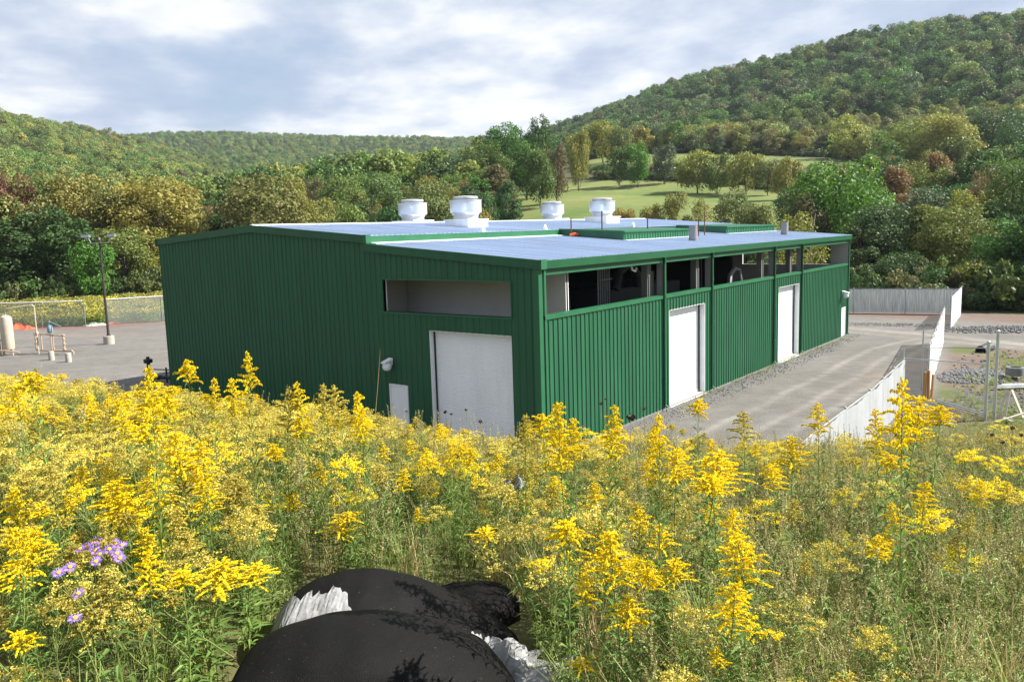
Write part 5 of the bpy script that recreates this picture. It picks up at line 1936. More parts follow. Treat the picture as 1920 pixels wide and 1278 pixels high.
# hedge of grey green shrubs above the upper field
rngH = np.random.default_rng(9)
HB = [lowtree(210, 4, 3, .0, 16, 900, 0.17, 'bush'), lowtree(211, 4, 3.4, .0, 14, 800, 0.17, 'bush')]
hp = []
for i in range(260):
    x = rngH.uniform(1100, 1760)
    p = at(x, 280, np.interp(x, [1100, 1300, 1560, 1760], [392, 382, 345, 318]) + rngH.uniform(-5, 16))
    hp.append(p)
for i in range(120):
    x = rngH.uniform(1120, 1500)
    p = at(x, 320, np.interp(x, [1120, 1250, 1400, 1500], [305, 292, 272, 255]) + rngH.uniform(-3, 9))
    hp.append(p)
hp = np.array(hp)
hp[:, 2] = ground_h(hp[:, 0], hp[:, 1]) - .1
n = len(hp)
M['shrub'] = forest_mat('hedge_foliage', stops_of([GGR, OLV, GGR, DGR, GGR, LGR]))
scatter('shrubbery', HB, hp, rngH.integers(0, 2, n), np.stack([rngH.uniform(3, 6.5, n)] * 2 + [rngH.uniform(1.8, 4.0, n)], 1), np.stack([np.zeros(n), np.zeros(n), rngH.uniform(0, 6, n)], 1), [M['shrub']], 'grey green shrubs in lines along the edges of the hill fields')

# undergrowth at the feet of the woods
up_ = []
for i in range(420):
    x = rngH.uniform(-150, 330)
    up_.append(at(x, 540, rngH.uniform(131, 150)))
for i in range(300):
    x = rngH.uniform(1585, 2050)
    up_.append(at(x, 560, rngH.uniform(84, 102)))
for i in range(260):
    x = rngH.uniform(330, 1590)
    up_.append(at(x, 480, rngH.uniform(128, 160)))
up_ = np.array(up_)
up_[:, 2] = ground_h(up_[:, 0], up_[:, 1]) - .1
n = len(up_)
M['under'] = forest_mat('undergrowth_foliage', stops_of([DGR, OLV, DGR, BRN, GRN, DGR]))
scatter('undergrowth', HB, up_, rngH.integers(0, 2, n), np.stack([rngH.uniform(2.5, 5.0, n)] * 2 + [rngH.uniform(1.2, 4.5, n)], 1), np.stack([np.zeros(n), np.zeros(n), rngH.uniform(0, 6, n)], 1), [M['under']], 'dark undergrowth along the foot of the woods')

# ------------------------------------------------------------------ meadow plants
class PB:
    def __init__(self, seed):
        self.r = np.random.default_rng(seed)
        self.q = {}

    def add(self, part, Q):
        self.q.setdefault(part, []).append(np.asarray(Q, float).reshape(-1, 4, 3))

    def stem(self, part, pts, r0, r1, n=4):
        pts = np.asarray(pts, float)
        m = len(pts)
        rr = np.linspace(r0, r1, m)
        ang = np.arange(n) * 2 * math.pi / n
        d = unit(np.gradient(pts, axis=0))
        a = unit(np.cross(d, np.tile([[0.3, 0.9, 0.1]], (m, 1))))
        b = np.cross(d, a)
        ring = pts[:, None] + (a[:, None] * np.cos(ang)[None, :, None] + b[:, None] * np.sin(ang)[None, :, None]) * rr[:, None, None]
        Q = np.stack([ring[:-1], np.roll(ring[:-1], -1, 1), np.roll(ring[1:], -1, 1), ring[1:]], 2)
        self.add(part, Q.reshape(-1, 4, 3))

    def leaves(self, part, base, dirs, length, width, droop=0.25):
        """lance leaves of two faces with a raised keel that bends down towards the tip"""
        base, dirs = np.asarray(base, float), unit(np.asarray(dirs, float))
        n = len(base)
        L_ = np.broadcast_to(length, n)[:, None]
        W_ = np.broadcast_to(width, n)[:, None]
        side = unit(np.cross(dirs, np.array([0, 0, 1.0]) + self.r.normal(scale=.35, size=(n, 3))))
        up = np.cross(side, dirs)
        mid = base + dirs * L_ * .5 + up * L_ * 0.05
        tip = base + dirs * L_ - np.array([0, 0, 1.0]) * L_ * droop
        l, r_ = mid + side * W_ + up * W_ * .5, mid - side * W_ + up * W_ * .5
        self.add(part, np.stack([base, l, tip, mid], 1))
        self.add(part, np.stack([base, mid, tip, r_], 1))

    def florets(self, part, C, size):
        self.add(part, rquads(self.r, np.asarray(C, float), size, None, 1.0, 0.8))

    def arrays(self, order):
        V, F, Mi, k = [], [], [], 0
        for i, p in enumerate(order):
            if p not in self.q:
                continue
            Q = np.concatenate(self.q[p])
            V.append(Q.reshape(-1, 3))
            F.append(np.arange(len(Q) * 4).reshape(-1, 4) + k)
            Mi.append(np.full(len(Q), i))
            k += len(Q) * 4
        return np.concatenate(V), np.concatenate(F), np.concatenate(Mi)

    def part(self, p):
        return np.concatenate(self.q[p]).reshape(-1, 3)


def goldenrod(seed, ph, pw, nb, lean=0.0, dens=1.0, fl=0.0043):
    b = PB(seed)
    r = b.r
    zs = np.linspace(0, 1, 9)
    ax = np.stack([lean * zs ** 2 + 0.012 * np.sin(zs * 5 + seed), 0.012 * np.sin(zs * 4 + 2 * seed), zs], 1)

    def axis(z):
        return np.stack([np.interp(z, zs, ax[:, 0]), np.interp(z, zs, ax[:, 1]), np.asarray(z, float)], -1)
    b.stem('stem', ax, 0.0042, 0.0018)
    nl = int(64 * (1 - ph) / 0.75)
    zl = np.linspace(0.16, 1 - ph * 0.75, nl)
    th = np.arange(nl) * 2.4 + seed
    el = r.uniform(0.15, 0.75, nl)
    d = np.stack([np.cos(th) * np.cos(el), np.sin(th) * np.cos(el), np.sin(el)], 1)
    ln = 0.105 * np.interp(zl, [0.15, .35, .7, 1], [.55, 1, .85, .4]) * r.uniform(.75, 1.2, nl)
    b.leaves('leaf', axis(zl), d, ln, ln * 0.085, r.uniform(.1, .45))
    zb = 1 - ph + ph * (np.linspace(0, 1, nb) ** 0.85) * 0.97
    for i, z in enumerate(zb):
        f = (z - (1 - ph)) / ph
        a = i * 2.39996 + r.uniform(-.4, .4)
        Lb = pw * (1.02 - f) ** 0.65 * r.uniform(0.45, 1.2) * (0.65 + 0.35 * min(1, f * 5))
        if Lb < 0.012:
            Lb = 0.012
        u = np.linspace(0, 1, 7)
        rise = r.uniform(0.25, 0.85)
        out = Lb * u
        zc = Lb * (rise * u - (rise + r.uniform(-.05, .35)) * 0.55 * u ** 2.2)
        dr = np.array([math.cos(a), math.sin(a), 0])
        path = axis(np.array([z]))[0] + out[:, None] * dr + zc[:, None] * np.array([0, 0, 1.0])
        b.stem('stem', path[[0, 2, 4, 6]], 0.0012, 0.0006, 3)
        m = max(6, int(Lb / 0.0026 * dens))
        k = r.uniform(0.12, 1.0, m)
        C = np.stack([np.interp(k, u, path[:, j]) for j in range(3)], 1)
        rad_ = 0.0050 * (1 - 0.35 * k)
        C += unit(r.normal(size=(m, 3)) + np.array([0, 0, .8])) * rad_[:, None] * r.uniform(.3, 1.2, (m, 1))
        b.florets('flower', C, fl)
    return b


def corymb(seed, nbr=15, spread=0.13, fl=0.0050):
    b = PB(seed)
    r = b.r
    b.stem('stem', [(0, 0, 0), (0.01, 0.01, .35), (0, 0, .7)], .0035, .002)
    for i in range(nbr):
        a, z0 = i * 2.4 + r.uniform(-.3, .3), r.uniform(.5, .78)
        rr = spread * math.sqrt((i + .5) / nbr) * r.uniform(.85, 1.15)
        top = np.array([rr * math.cos(a), rr * math.sin(a), 0.98 - 0.9 * rr + r.uniform(-.05, .02)])
        b.stem('stem', [(0, 0, z0), (top[0] * .6, top[1] * .6, (z0 + top[2]) / 2), top], .0016, .001, 3)
        for j in range(4):
            c = top + np.array([r.uniform(-.028, .028), r.uniform(-.028, .028), r.uniform(-.018, .008)])
            C = c + r.normal(size=(17, 3)) * np.array([.011, .011, .006])
            b.florets('flower', C, fl)
    n = 80
    z = r.uniform(.2, .85, n)
    th = r.uniform(0, 6.28, n)
    el = r.uniform(.1, .9, n)
    rad_ = np.maximum(0, z - .5) * .25 * r.uniform(0, 1, n)
    base = np.stack([rad_ * np.cos(th), rad_ * np.sin(th), z], 1)
    b.leaves('leaf', base, np.stack([np.cos(th) * np.cos(el), np.sin(th) * np.cos(el), np.sin(el)], 1), r.uniform(.045, .085, n), .0030, .3)
    return b


def spire(seed, nbr=9):
    b = PB(seed)
    r = b.r
    top = np.array([r.uniform(-.06, .06), r.uniform(-.06, .06), 1.0])
    paths = [np.array([(0, 0, 0), (0.01, 0, .5), top])]
    for i in range(nbr):
        a, z0 = i * 2.4, r.uniform(.3, .8)
        p0 = np.array([0.01 * z0, 0, z0])
        ln = r.uniform(.12, .30) * (1.15 - z0)
        e = r.uniform(.9, 1.35)
        p2 = p0 + ln * np.array([math.cos(a) * math.cos(e), math.sin(a) * math.cos(e), math.sin(e)]) * 1.3
        paths.append(np.array([p0, (p0 + p2) / 2 + np.array([math.cos(a), math.sin(a), 0]) * .012, p2]))
    for k, p in enumerate(paths):
        b.stem('stem', p, .003 if k == 0 else .0014, .0008, 3)
        m = 100 if k == 0 else 52
        u = r.uniform(.5 if k == 0 else .2, 1.0, m)
        C = np.stack([np.interp(u, [0, .5, 1], p[:, j]) for j in range(3)], 1) + r.normal(scale=.0045, size=(m, 3))
        b.florets('flower', C, .0046)
    n = 46
    z = r.uniform(.15, .75, n)
    th, el = r.uniform(0, 6.28, n), r.uniform(0, .8, n)
    b.leaves('leaf', np.stack([0 * z, 0 * z, z], 1), np.stack([np.cos(th) * np.cos(el), np.sin(th) * np.cos(el), np.sin(el)], 1), r.uniform(.04, .09, n), .006, .4)
    return b


def leafy(seed, ns=6):
    b = PB(seed)
    r = b.r
    for i in range(ns):
        a = i * 2.4
        x, y = .07 * math.cos(a), .07 * math.sin(a)
        h = r.uniform(.65, 1.0)
        tx, ty = x * r.uniform(1.2, 2.4), y * r.uniform(1.2, 2.4)
        b.stem('stem', [(x, y, 0), (x * 1.2, y * 1.2, h * .5), (tx, ty, h)], .003, .0015, 3)
        n = 34
        z = r.uniform(.12, 1.0, n)
        base = np.stack([x + (tx - x) * z ** 2, y + (ty - y) * z ** 2, z * h], 1)
        th, el = r.uniform(0, 6.28, n), r.uniform(.0, 1.0, n)
        b.leaves('leaf', base, np.stack([np.cos(th) * np.cos(el), np.sin(th) * np.cos(el), np.sin(el)], 1), r.uniform(.06, .12, n), r.uniform(.004, .008, n), .35)
    return b


def tuft(seed, n=46):
    b = PB(seed)
    r = b.r
    th = r.uniform(0, 6.28, n)
    x, y = r.normal(scale=.04, size=n), r.normal(scale=.04, size=n)
    h = r.uniform(.5, 1.0, n)
    out = r.uniform(.1, .5, n) * h
    p0 = np.stack([x, y, 0 * x], 1)
    p1 = np.stack([x + out * .35 * np.cos(th), y + out * .35 * np.sin(th), h * .62], 1)
    p2 = np.stack([x + out * np.cos(th), y + out * np.sin(th), h * (1 - .25 * out)], 1)
    sd = np.stack([-np.sin(th), np.cos(th), 0 * th], 1)
    w1 = .0035
    b.add('leaf', np.stack([p0 - sd * w1, p0 + sd * w1, p1 + sd * w1, p1 - sd * w1], 1))
    b.add('leaf', np.stack([p1 - sd * w1, p1 + sd * w1, p2 + sd * .0006, p2 - sd * .0006], 1))
    return b


rng = np.random.default_rng(77)
GV = [goldenrod(300, .18, .140, 44, .02, 2.3), goldenrod(301, .16, .115, 36, .05, 2.3), goldenrod(302, .20, .135, 44, .13, 2.3), goldenrod(303, .10, .145, 36, -.07, 2.4), goldenrod(304, .16, .10, 34, .08, 2.3), goldenrod(305, .22, .155, 56, .04, 2.2)]
ORD = ['stem', 'leaf', 'flower']
G_arr = [g_.arrays(ORD) for g_ in GV]
# individual plants near the camera
GM = []
for g_ in GV:
    GM.append(tuple(quads_mesh(nm, g_.part(p), M[m]) for nm, p, m in (('stem', 'stem', 'stem'), ('foliage', 'leaf', 'leaf'), ('flower_plume', 'flower', 'yellow'))))
GO = []
for g_ in GV[:3]:
    GO.append(tuple(quads_mesh(nm, g_.part(p), M[m]) for nm, p, m in (('stem', 'stem', 'stem'), ('foliage', 'leaf', 'leaf'), ('flower_plume', 'flower', 'ochre'))))
ALLG = GM + GO
_g1 = {}


def in_socks(x, y, pad=0.0):
    s, t = st(x, y)
    a = (s > -1.30 - pad) & (s < 0.06 + pad) & (t > 2.0) & (t < 3.85 + pad)
    b = (s > -1.25 - pad) & (s < 0.02 + pad) & (t > 3.6) & (t < 4.5 + pad)
    c = (s > -0.50 - pad) & (s < 0.05 + pad) & (t > 4.4) & (t < 5.0 + pad)
    return a | b | c


def add_goldenrod(v, x, y, z, sxy, h, label, group='goldenrod plants in the meadow', tilt=(0, 0)):
    if v not in _g1:
        e = empty('goldenrod', (0, 0, 0))
        st_, lf, fp = ALLG[v]
        link(bpy.data.objects.new('stem', st_), e)
        tag(link(bpy.data.objects.new('foliage', lf), e), kind='stuff')
        tag(link(bpy.data.objects.new('flower_plume', fp), e), kind='stuff')
        _g1[v] = e
    else:
        e = copy_tree(_g1[v])
        e.name = 'goldenrod'
    e.location = (x, y, z)
    e.scale = (sxy, sxy, h)
    e.rotation_euler = (tilt[0], tilt[1], random.uniform(0, 6.28))
    return tag(e, label, 'goldenrod', group)


# plumes one can point at: pixel of the tip, plume width in pixels, height of the plant, shape, label
HEROES = [
    (463, 655, 46, 1.5, 1, 'tallest goldenrod plume standing out against the dark gable wall'), (362, 670, 42, 1.4, 3, 'goldenrod left of the tallest one, before the dark gable wall'), (393, 706, 36, 1.3, 4, 'small goldenrod with a narrow plume before the left part of the dark wall'),
    (438, 704, 50, 1.3, 0, 'full yellow goldenrod just left of the tallest one'), (520, 718, 44, 1.3, 8, 'faded goldenrod right of the tallest one'), (577, 708, 28, 1.35, 4, 'slim goldenrod tip before the middle of the dark wall'), (603, 714, 50, 1.3, 6, 'dull yellow goldenrod before the middle of the dark wall'),
    (650, 716, 55, 1.3, 8, 'browning goldenrod left of the small white door'), (690, 724, 36, 1.3, 2, 'pointed goldenrod just left of the wall lamp'), (672, 760, 40, 1.2, 0, 'yellow goldenrod below the wall lamp'), (272, 680, 52, 1.5, 0, 'broad goldenrod at the left corner of the building'),
    (250, 735, 60, 1.2, 2, 'leaning goldenrod below the left corner of the building'), (300, 735, 50, 1.2, 3, 'short goldenrod at the left end of the dark wall'), (80, 690, 70, 1.3, 3, 'goldenrod spray at the left before the gravel yard'), (25, 715, 50, 1.2, 0, 'goldenrod near the left edge before the tan pipes'),
    (300, 782, 90, 1.15, 3, 'bright goldenrod at the upper left of the large cluster'), (350, 800, 100, 1.15, 5, 'brightest wide goldenrod of the large left cluster'), (372, 822, 80, 1.1, 0, 'goldenrod at the right of the large left cluster'), (295, 858, 64, 1.05, 2, 'goldenrod hanging below the large left cluster'),
    (388, 862, 44, 1.0, 4, 'small goldenrod under the right of the large left cluster'), (90, 865, 62, 1.1, 6, 'tall dull goldenrod plume in the left part of the meadow'), (30, 905, 64, 1.0, 0, 'bright goldenrod bunch near the left edge'), (215, 950, 60, 1.0, 8, 'ochre pointed goldenrod above the purple asters'),
    (45, 975, 56, .95, 3, 'yellow goldenrod left of the purple asters'), (8, 985, 40, .95, 2, 'yellow goldenrod cut off by the left edge'), (215, 1062, 120, .95, 6, 'wide ochre goldenrod below the purple asters'), (270, 1022, 76, 1.0, 0, 'yellow goldenrod right of the purple asters'),
    (382, 1045, 130, .95, 5, 'big yellow goldenrod left of the black tubes'), (330, 1052, 90, .9, 3, 'goldenrod between the aster patch and the big yellow one'), (450, 1125, 110, .85, 2, 'low yellow goldenrod touching the left end of the black tubes'), (60, 1168, 56, .85, 3, 'small bright goldenrod low at the left edge'),
    (170, 1120, 90, .85, 7, 'dull goldenrod low in the left corner'), (640, 1018, 74, 1.0, 5, 'dense yellow goldenrod head leaning over the rear black tube'), (545, 915, 52, 1.0, 0, 'yellow goldenrod above the rear black tube on its left'), (665, 948, 72, 1.0, 3, 'spreading goldenrod behind the rear black tube'),
    (525, 826, 42, 1.0, 3, 'small flat goldenrod in the middle left distance'), (615, 858, 32, 1.0, 4, 'tiny goldenrod tip in the middle distance'), (847, 828, 44, 1.1, 1, 'single bright goldenrod below the white roll-up door'), (1055, 742, 84, 1.45, 5, 'tall goldenrod before the corner of the building'),
    (1022, 768, 60, 1.3, 3, 'goldenrod left of the tall one before the building corner'), (1080, 778, 70, 1.3, 0, 'goldenrod right of the tall one before the building corner'), (985, 770, 56, 1.3, 6, 'dull goldenrod left of the building corner'), (1125, 752, 40, 1.45, 4, 'goldenrod with a straight plume before the long green wall'),
    (1152, 785, 36, 1.3, 1, 'narrow goldenrod before the long green wall'), (1232, 762, 34, 1.4, 4, 'slim goldenrod below the first roll-up door of the long wall'), (1217, 790, 46, 1.25, 2, 'leaning goldenrod below the first roll-up door of the long wall'), (1215, 848, 46, 1.1, 0, 'goldenrod in the middle of the right slope'),
    (1315, 748, 60, 1.35, 3, 'flat topped goldenrod against the gravel road'), (1392, 768, 66, 1.3, 6, 'dull goldenrod against the gravel road'), (1535, 752, 56, 1.4, 0, 'pointed goldenrod against the road by the near white fence'), (1697, 702, 50, 1.6, 0, 'topmost goldenrod plume rising before the white fence'),
    (1702, 738, 110, 1.45, 5, 'spreading goldenrod with leafy stems before the white fence'), (1745, 755, 60, 1.4, 3, 'flat goldenrod right of the spreading one by the white fence'), (1652, 765, 40, 1.4, 2, 'drooping goldenrod left of the spreading one by the white fence'),
    (1318, 838, 140, 1.15, 5, 'largest bright goldenrod of the right slope'), (1270, 832, 90, 1.15, 0, 'bright goldenrod left of the largest one on the right slope'), (1345, 880, 90, 1.05, 3, 'goldenrod under the right side of the largest one'), (1490, 818, 84, 1.15, 5, 'tall yellow goldenrod in the right middle of the meadow'),
    (1465, 870, 60, 1.0, 2, 'goldenrod low at the left of the tall right one'), (1655, 850, 70, 1.1, 3, 'goldenrod below the near white fence'), (1722, 886, 64, 1.05, 2, 'leaning goldenrod right of the one below the white fence'), (1370, 945, 54, 1.0, 0, 'small goldenrod below the largest one on the right slope'),
    (1055, 958, 96, 1.05, 3, 'layered yellow goldenrod in the middle right of the black tubes'), (922, 1008, 86, 1.0, 2, 'slanting goldenrod above the right end of the black tubes'), (1158, 978, 116, 1.05, 5, 'big pyramid goldenrod right of the black tubes'), (1105, 1060, 60, .95, 1, 'slender goldenrod below the big pyramid one'),
    (1185, 1112, 110, .95, 0, 'goldenrod with spread branches in the lower middle'), (1235, 1060, 70, .95, 3, 'flat goldenrod right of the big pyramid one'), (1412, 1012, 120, 1.0, 2, 'large arching goldenrod alone in the lower right'), (1360, 1075, 100, .9, 5, 'goldenrod joined to the large arching one on its left'),
    (1100, 1235, 50, .7, 3, 'low golden cluster at the bottom right of the black tubes'), (1560, 1235, 70, .7, 8, 'low ochre cluster at the bottom right'), (1340, 1190, 46, .75, 4, 'small yellow goldenrod low in the lower right'), (790, 940, 34, 1.0, 4, 'small yellow goldenrod above the middle of the black tubes'),
]
for (x, y, w_, h, v, lab) in HEROES:
    best = None
    for t in np.arange(3.0, 11.6, 0.05):
        p = at(x, y, t)
        g_ = zg(p[0], p[1]) - 0.06
        if p[2] <= g_ + h:
            best = (p, g_, t)
            break
    if best is None:
        t = 10.0
        p = at(x, y, t)
        best = (p, zg(p[0], p[1]) - 0.06, t)
    p, g_, t = best
    if in_socks(p[0], p[1]):
        for t in np.arange(t, 11, 0.05):
            p = at(x, y, t)
            if not in_socks(p[0], p[1], .04):
                break
        g_ = zg(p[0], p[1]) - 0.06
    hh = min(max(p[2] - g_, 0.55), 2.0)
    width = w_ * t * (1.18 if y > 950 else 1.05) / 1550
    add_goldenrod(v, p[0], p[1], g_ - 0.02, min(max(width / 0.25, 0.62 * min(hh, 1.15), 0.6), 1.6), hh, lab)

MARKS = [(185, 1030, 'the purple asters'), (500, 1150, 'the left end of the black tubes'), (690, 1066, 'the top of the rear black tube'), (960, 1180, 'the right end of the black tubes'), (735, 690, 'the wall lamp'), (748, 760, 'the small white door'), (310, 700, 'the left corner of the building'),
         (885, 760, 'the white gable roll-up door'), (1012, 780, 'the near corner of the building'), (1285, 720, 'the first roll-up door of the long wall'), (1480, 660, 'the second roll-up door of the long wall'), (1610, 790, 'the near white fence'), (1310, 870, 'the largest bright goldenrod on the right slope'), (1158, 1000, 'the big pyramid goldenrod'),
         (1412, 1040, 'the large arching goldenrod'), (350, 830, 'the large bright left cluster'), (382, 1080, 'the big yellow goldenrod beside the black tubes'), (463, 680, 'the tallest plume before the dark wall'), (90, 680, 'the tan pipe manifold'), (90, 900, 'the tall dull plume at the far left'), (847, 840, 'the single bright goldenrod below the white door'), (665, 960, 'the spreading goldenrod behind the rear black tube'), (1055, 975, 'the layered goldenrod right of the black tubes'), (1490, 850, 'the tall yellow goldenrod of the right middle'), (1800, 900, 'the bank with dark seed heads')]


def place_words(ix, iy):
    m_ = min(MARKS, key=lambda q: (q[0] - ix) ** 2 + (q[1] - iy) ** 2)
    dx, dy = ix - m_[0], iy - m_[1]
    r_ = math.hypot(dx, dy)
    a_ = math.degrees(math.atan2(-dy, dx)) % 360
    d8 = ['right of', 'above and right of', 'above', 'above and left of', 'left of', 'below and left of', 'below', 'below and right of'][int((a_ + 22.5) // 45) % 8]
    return ('just ' if r_ < 55 else '' if r_ < 110 else 'well ') + d8 + ' ' + m_[2]


# the other large plants: many alike, told apart by nothing but where they stand
cnt = len(HEROES)
tries = 0
while cnt < 285 and tries < 6000:
    tries += 1
    t = rng.uniform(3.0, 11.0)
    s = rng.uniform(-0.68, 0.66) * t * (1.0)
    k = s / t * 10
    x, y = xy(s, t)
    if in_socks(x, y, .12) or (t < 3.8 and -1.6 < s < .3):
        continue
    dens = np.interp(k, [-7, -3, -1, 0.5, 3, 7], [1, .95, .55, .30, .16, .10]) * smooth(-.75, .35, wob(x, y, .9, 4.0))
    if rng.uniform() > dens:
        continue
    v = int(rng.choice(9, p=[.13, .10, .12, .12, .10, .07, .14, .11, .11]))
    h = rng.uniform(.66, .92)
    if t > 8.5:
        h = rng.uniform(.62, .84)
    tone_w = ('bright full' if v in (0, 5) else 'slim' if v in (1, 4) else 'arching' if v == 2 else 'flat topped') if v < 6 else 'faded ochre'
    zt = zg(x, y) + h
    ix, iy, _ = pix((float(x), float(y), zt))
    where = place_words(ix, iy)
    zone = '%s goldenrod %s' % (tone_w, where) if True else ('yellow goldenrod among the crowd on the left slope of the meadow' if k < -2.2 else 'goldenrod scattered in the middle of the meadow above the black tubes' if k < 1.5 else 'goldenrod scattered among tan weeds on the right slope') if v < 6 else ('faded ochre goldenrod in the crowded left part of the meadow' if k < -2.2 else 'faded goldenrod scattered in the middle of the meadow' if k < 1.5 else 'faded goldenrod scattered among weeds on the right slope')
    add_goldenrod(v, float(x), float(y), zg(x, y) - .08, rng.uniform(.7, 1.05), h, zone, ('goldenrods of the left slope', 'goldenrods of the middle', 'goldenrods of the right slope')[0 if k < -2.2 else 1 if k < 1.5 else 2])
    cnt += 1
print('goldenrods', cnt)

# the mass of the meadow
CV = [corymb(320), corymb(321, 13, .15), corymb(322, 18, .12)]
SV = [spire(330), spire(331, 11), spire(332, 7)]
LV = [leafy(340), leafy(341, 5), leafy(342, 7)]
TV = [tuft(350), tuft(351, 36)]


def pts_in(n, fn, tmin=2.3, tmax=13.5, smax=1.0):
    out = []
    T = np.sqrt(rng.uniform(tmin ** 2, tmax ** 2, n * 6))
    S_ = rng.uniform(-smax, smax, n * 6) * T
    x, y = xy(S_, T)
    k = S_ / T * 10
    p = fn(k, S_, T, x, y)
    ok_ = (rng.uniform(size=len(x)) < p) & ~in_socks(x, y, .03)
    ok_ &= ~((T < 3.3) & (S_ > -1.5) & (S_ < 0.10))
    x, y, T = x[ok_][:n], y[ok_][:n], T[ok_][:n]
    z = ground_h(x, y) - 0.03
    return np.stack([x, y, z], 1), T


def mass(name, plants, n, fn, hmin, hmax, wmin, wmax, mats, label, tilt=.12, tmin=2.3, tmax=13.5, near=None):
    P, T = pts_in(n, fn, tmin, tmax)
    m = len(P)
    h = rng.uniform(hmin, hmax, m)
    if near:
        h *= np.interp(T, [2.3, 4.0], [near, 1.0])
    w_ = h * rng.uniform(wmin, wmax, m)
    scatter(name, [p.arrays(ORD) for p in plants], P, rng.integers(0, len(plants), m), np.stack([w_, w_, h], 1), np.stack([rng.normal(scale=tilt, size=m), rng.normal(scale=tilt, size=m), rng.uniform(0, 6.28, m)], 1), mats, label)
    return m


c1 = mass('meadow_goldenrod', CV, 1900, lambda k, s, t, x, y: np.interp(k, [-8, -4, -1, 2, 4, 8], [1, 1, .72, .36, .12, .12]) * smooth(-.9, .3, wob(x, y, .8, 1.0)), .55, .88, .9, 1.5, [M['stem'], M['narrow_leaf'], M['ochre']], 'mass of flat topped ochre flowering plants covering the meadow', near=.75)
c2 = mass('meadow_goldenrod', CV, 300, lambda k, s, t, x, y: np.interp(k, [-8, -4, 0, 3, 8], [1, 1, .7, .5, .25]) * smooth(-.1, .6, wob(x, y, .7, 6.0)), .55, .90, .9, 1.4, [M['stem'], M['narrow_leaf'], M['yellow']], 'scattered flat topped yellow flowers through the meadow', near=.75)
c3 = mass('meadow_weeds', SV, 4200, lambda k, s, t, x, y: np.interp(k, [-8, -3, 0, 2, 4, 8], [.10, .2, .55, .8, 1, 1]) * smooth(-1.1, .1, wob(x, y, .9, 3.0)), .58, .98, .8, 1.3, [M['brown_stem'], M['narrow_leaf'], M['seed']], 'mass of thin tan and grey green seed spires, thickest on the right slope', near=.7)
c4 = mass('meadow_leaves', LV, 3300, lambda k, s, t, x, y: 0.6 + 0.4 * wob(x, y, 1.0, 9.0), .38, .66, .9, 1.4, [M['stem'], M['narrow_leaf'], M['seed']], 'leafy green stems filling the meadow between the flowers', near=.85)
c5 = mass('grass', TV, 1900, lambda k, s, t, x, y: np.interp(k, [-8, 0, 4, 8], [.5, .6, 1, 1]), .35, .75, .8, 1.3, [M['stem'], M['grass'], M['seed']], 'grass blades among the meadow plants')
c6 = mass('dry_grass', TV, 850, lambda k, s, t, x, y: np.interp(k, [-8, 0, 3, 8], [.15, .5, 1, 1]), .40, .80, .8, 1.2, [M['stem'], M['straw'], M['seed']], 'dry straw coloured blades among the weeds of the right slope')
c7 = mass('meadow_goldenrod', GV[:4], 620, lambda k, s, t, x, y: np.interp(k, [-8, -3, 0, 3, 8], [1, .9, .6, .35, .12]) * smooth(-.5, .5, wob(x, y, .9, 4.0)), .62, .88, .7, 1.0, [M['stem'], M['leaf'], M['ochre']], 'faded goldenrods too many to count in the meadow', tmin=3.2, near=.8)
# beyond the brow: the far slope and the grass on the right
c8 = mass('slope_grass', TV, 5200, lambda k, s, t, x, y: (s > 4.5) * 1.0 * smooth(46, 30, t) * (x > 10.0) * (1 - .8 * ((x < 16) & (y > 14))), .12, .34, 1.0, 2.2, [M['stem'], M['grass'], M['seed']], 'short grass on the bank beyond the meadow on the right', tmin=12, tmax=44)
c9 = mass('slope_weeds', CV + SV, 900, lambda k, s, t, x, y: smooth(21, 14, t) * smooth(14, 6, s), .5, .85, .9, 1.3, [M['stem'], M['narrow_leaf'], M['ochre']], 'weeds on the hidden slope below the meadow brow', tmin=12, tmax=21)
# weeds at the wall foot and on the rough bank
wp = [(rng.uniform(0.12, 0.5), rng.uniform(11.5, 37)) for _ in range(70)] + [(rng.uniform(9.8, 14.5), rng.uniform(12, 34)) for _ in range(420)]
wp = np.array([p for p in wp if p[0] < 1 or p[0] > np.interp(p[1], [12, 18, 36], [9.4, 9.6, 7.2]) + .5])
nw = len(wp)
hw = np.where(wp[:, 0] < 1, rng.uniform(.12, .3, nw), rng.uniform(.14, .42, nw))
scatter('bank_weeds', [p.arrays(ORD) for p in TV + LV[:1]], np.stack([wp[:, 0], wp[:, 1], ground_h(wp[:, 0], wp[:, 1]) + .05], 1), rng.integers(0, 3, nw), np.stack([hw * 2.2, hw * 2.2, hw], 1), np.stack([0 * hw, 0 * hw, rng.uniform(0, 6, nw)], 1), [M['stem'], M['grass'], M['seed']], 'low weeds along the wall foot and on the stony bank')
print('meadow', c1, c2, c3, c4, c5, c6, c7, c8, c9)

# goldenrod field beyond the left fence
M['field_ochre'] = leafmat('field_ochre_flower', (0.30, 0.28, 0.065), 0.35, 0.25, 0.02, vary_obj=0.25)


def clump(seed, part_fl=True):
    b = PB(seed)
    r = b.r
    n = 70
    a, rr = r.uniform(0, 6.28, n), np.sqrt(r.uniform(0, 1, n)) * .6
    b.add('leaf', rquads(r, np.stack([rr * np.cos(a), rr * np.sin(a), r.uniform(.1, .85, n)], 1), .10, None, 1.0, .5))
    n = 46
    a, rr = r.uniform(0, 6.28, n), np.sqrt(r.uniform(0, 1, n)) * .6
    b.add('flower', rquads(r, np.stack([rr * np.cos(a), rr * np.sin(a), r.uniform(.75, 1.0, n)], 1), .075, None, 1.0, .7))
    return b


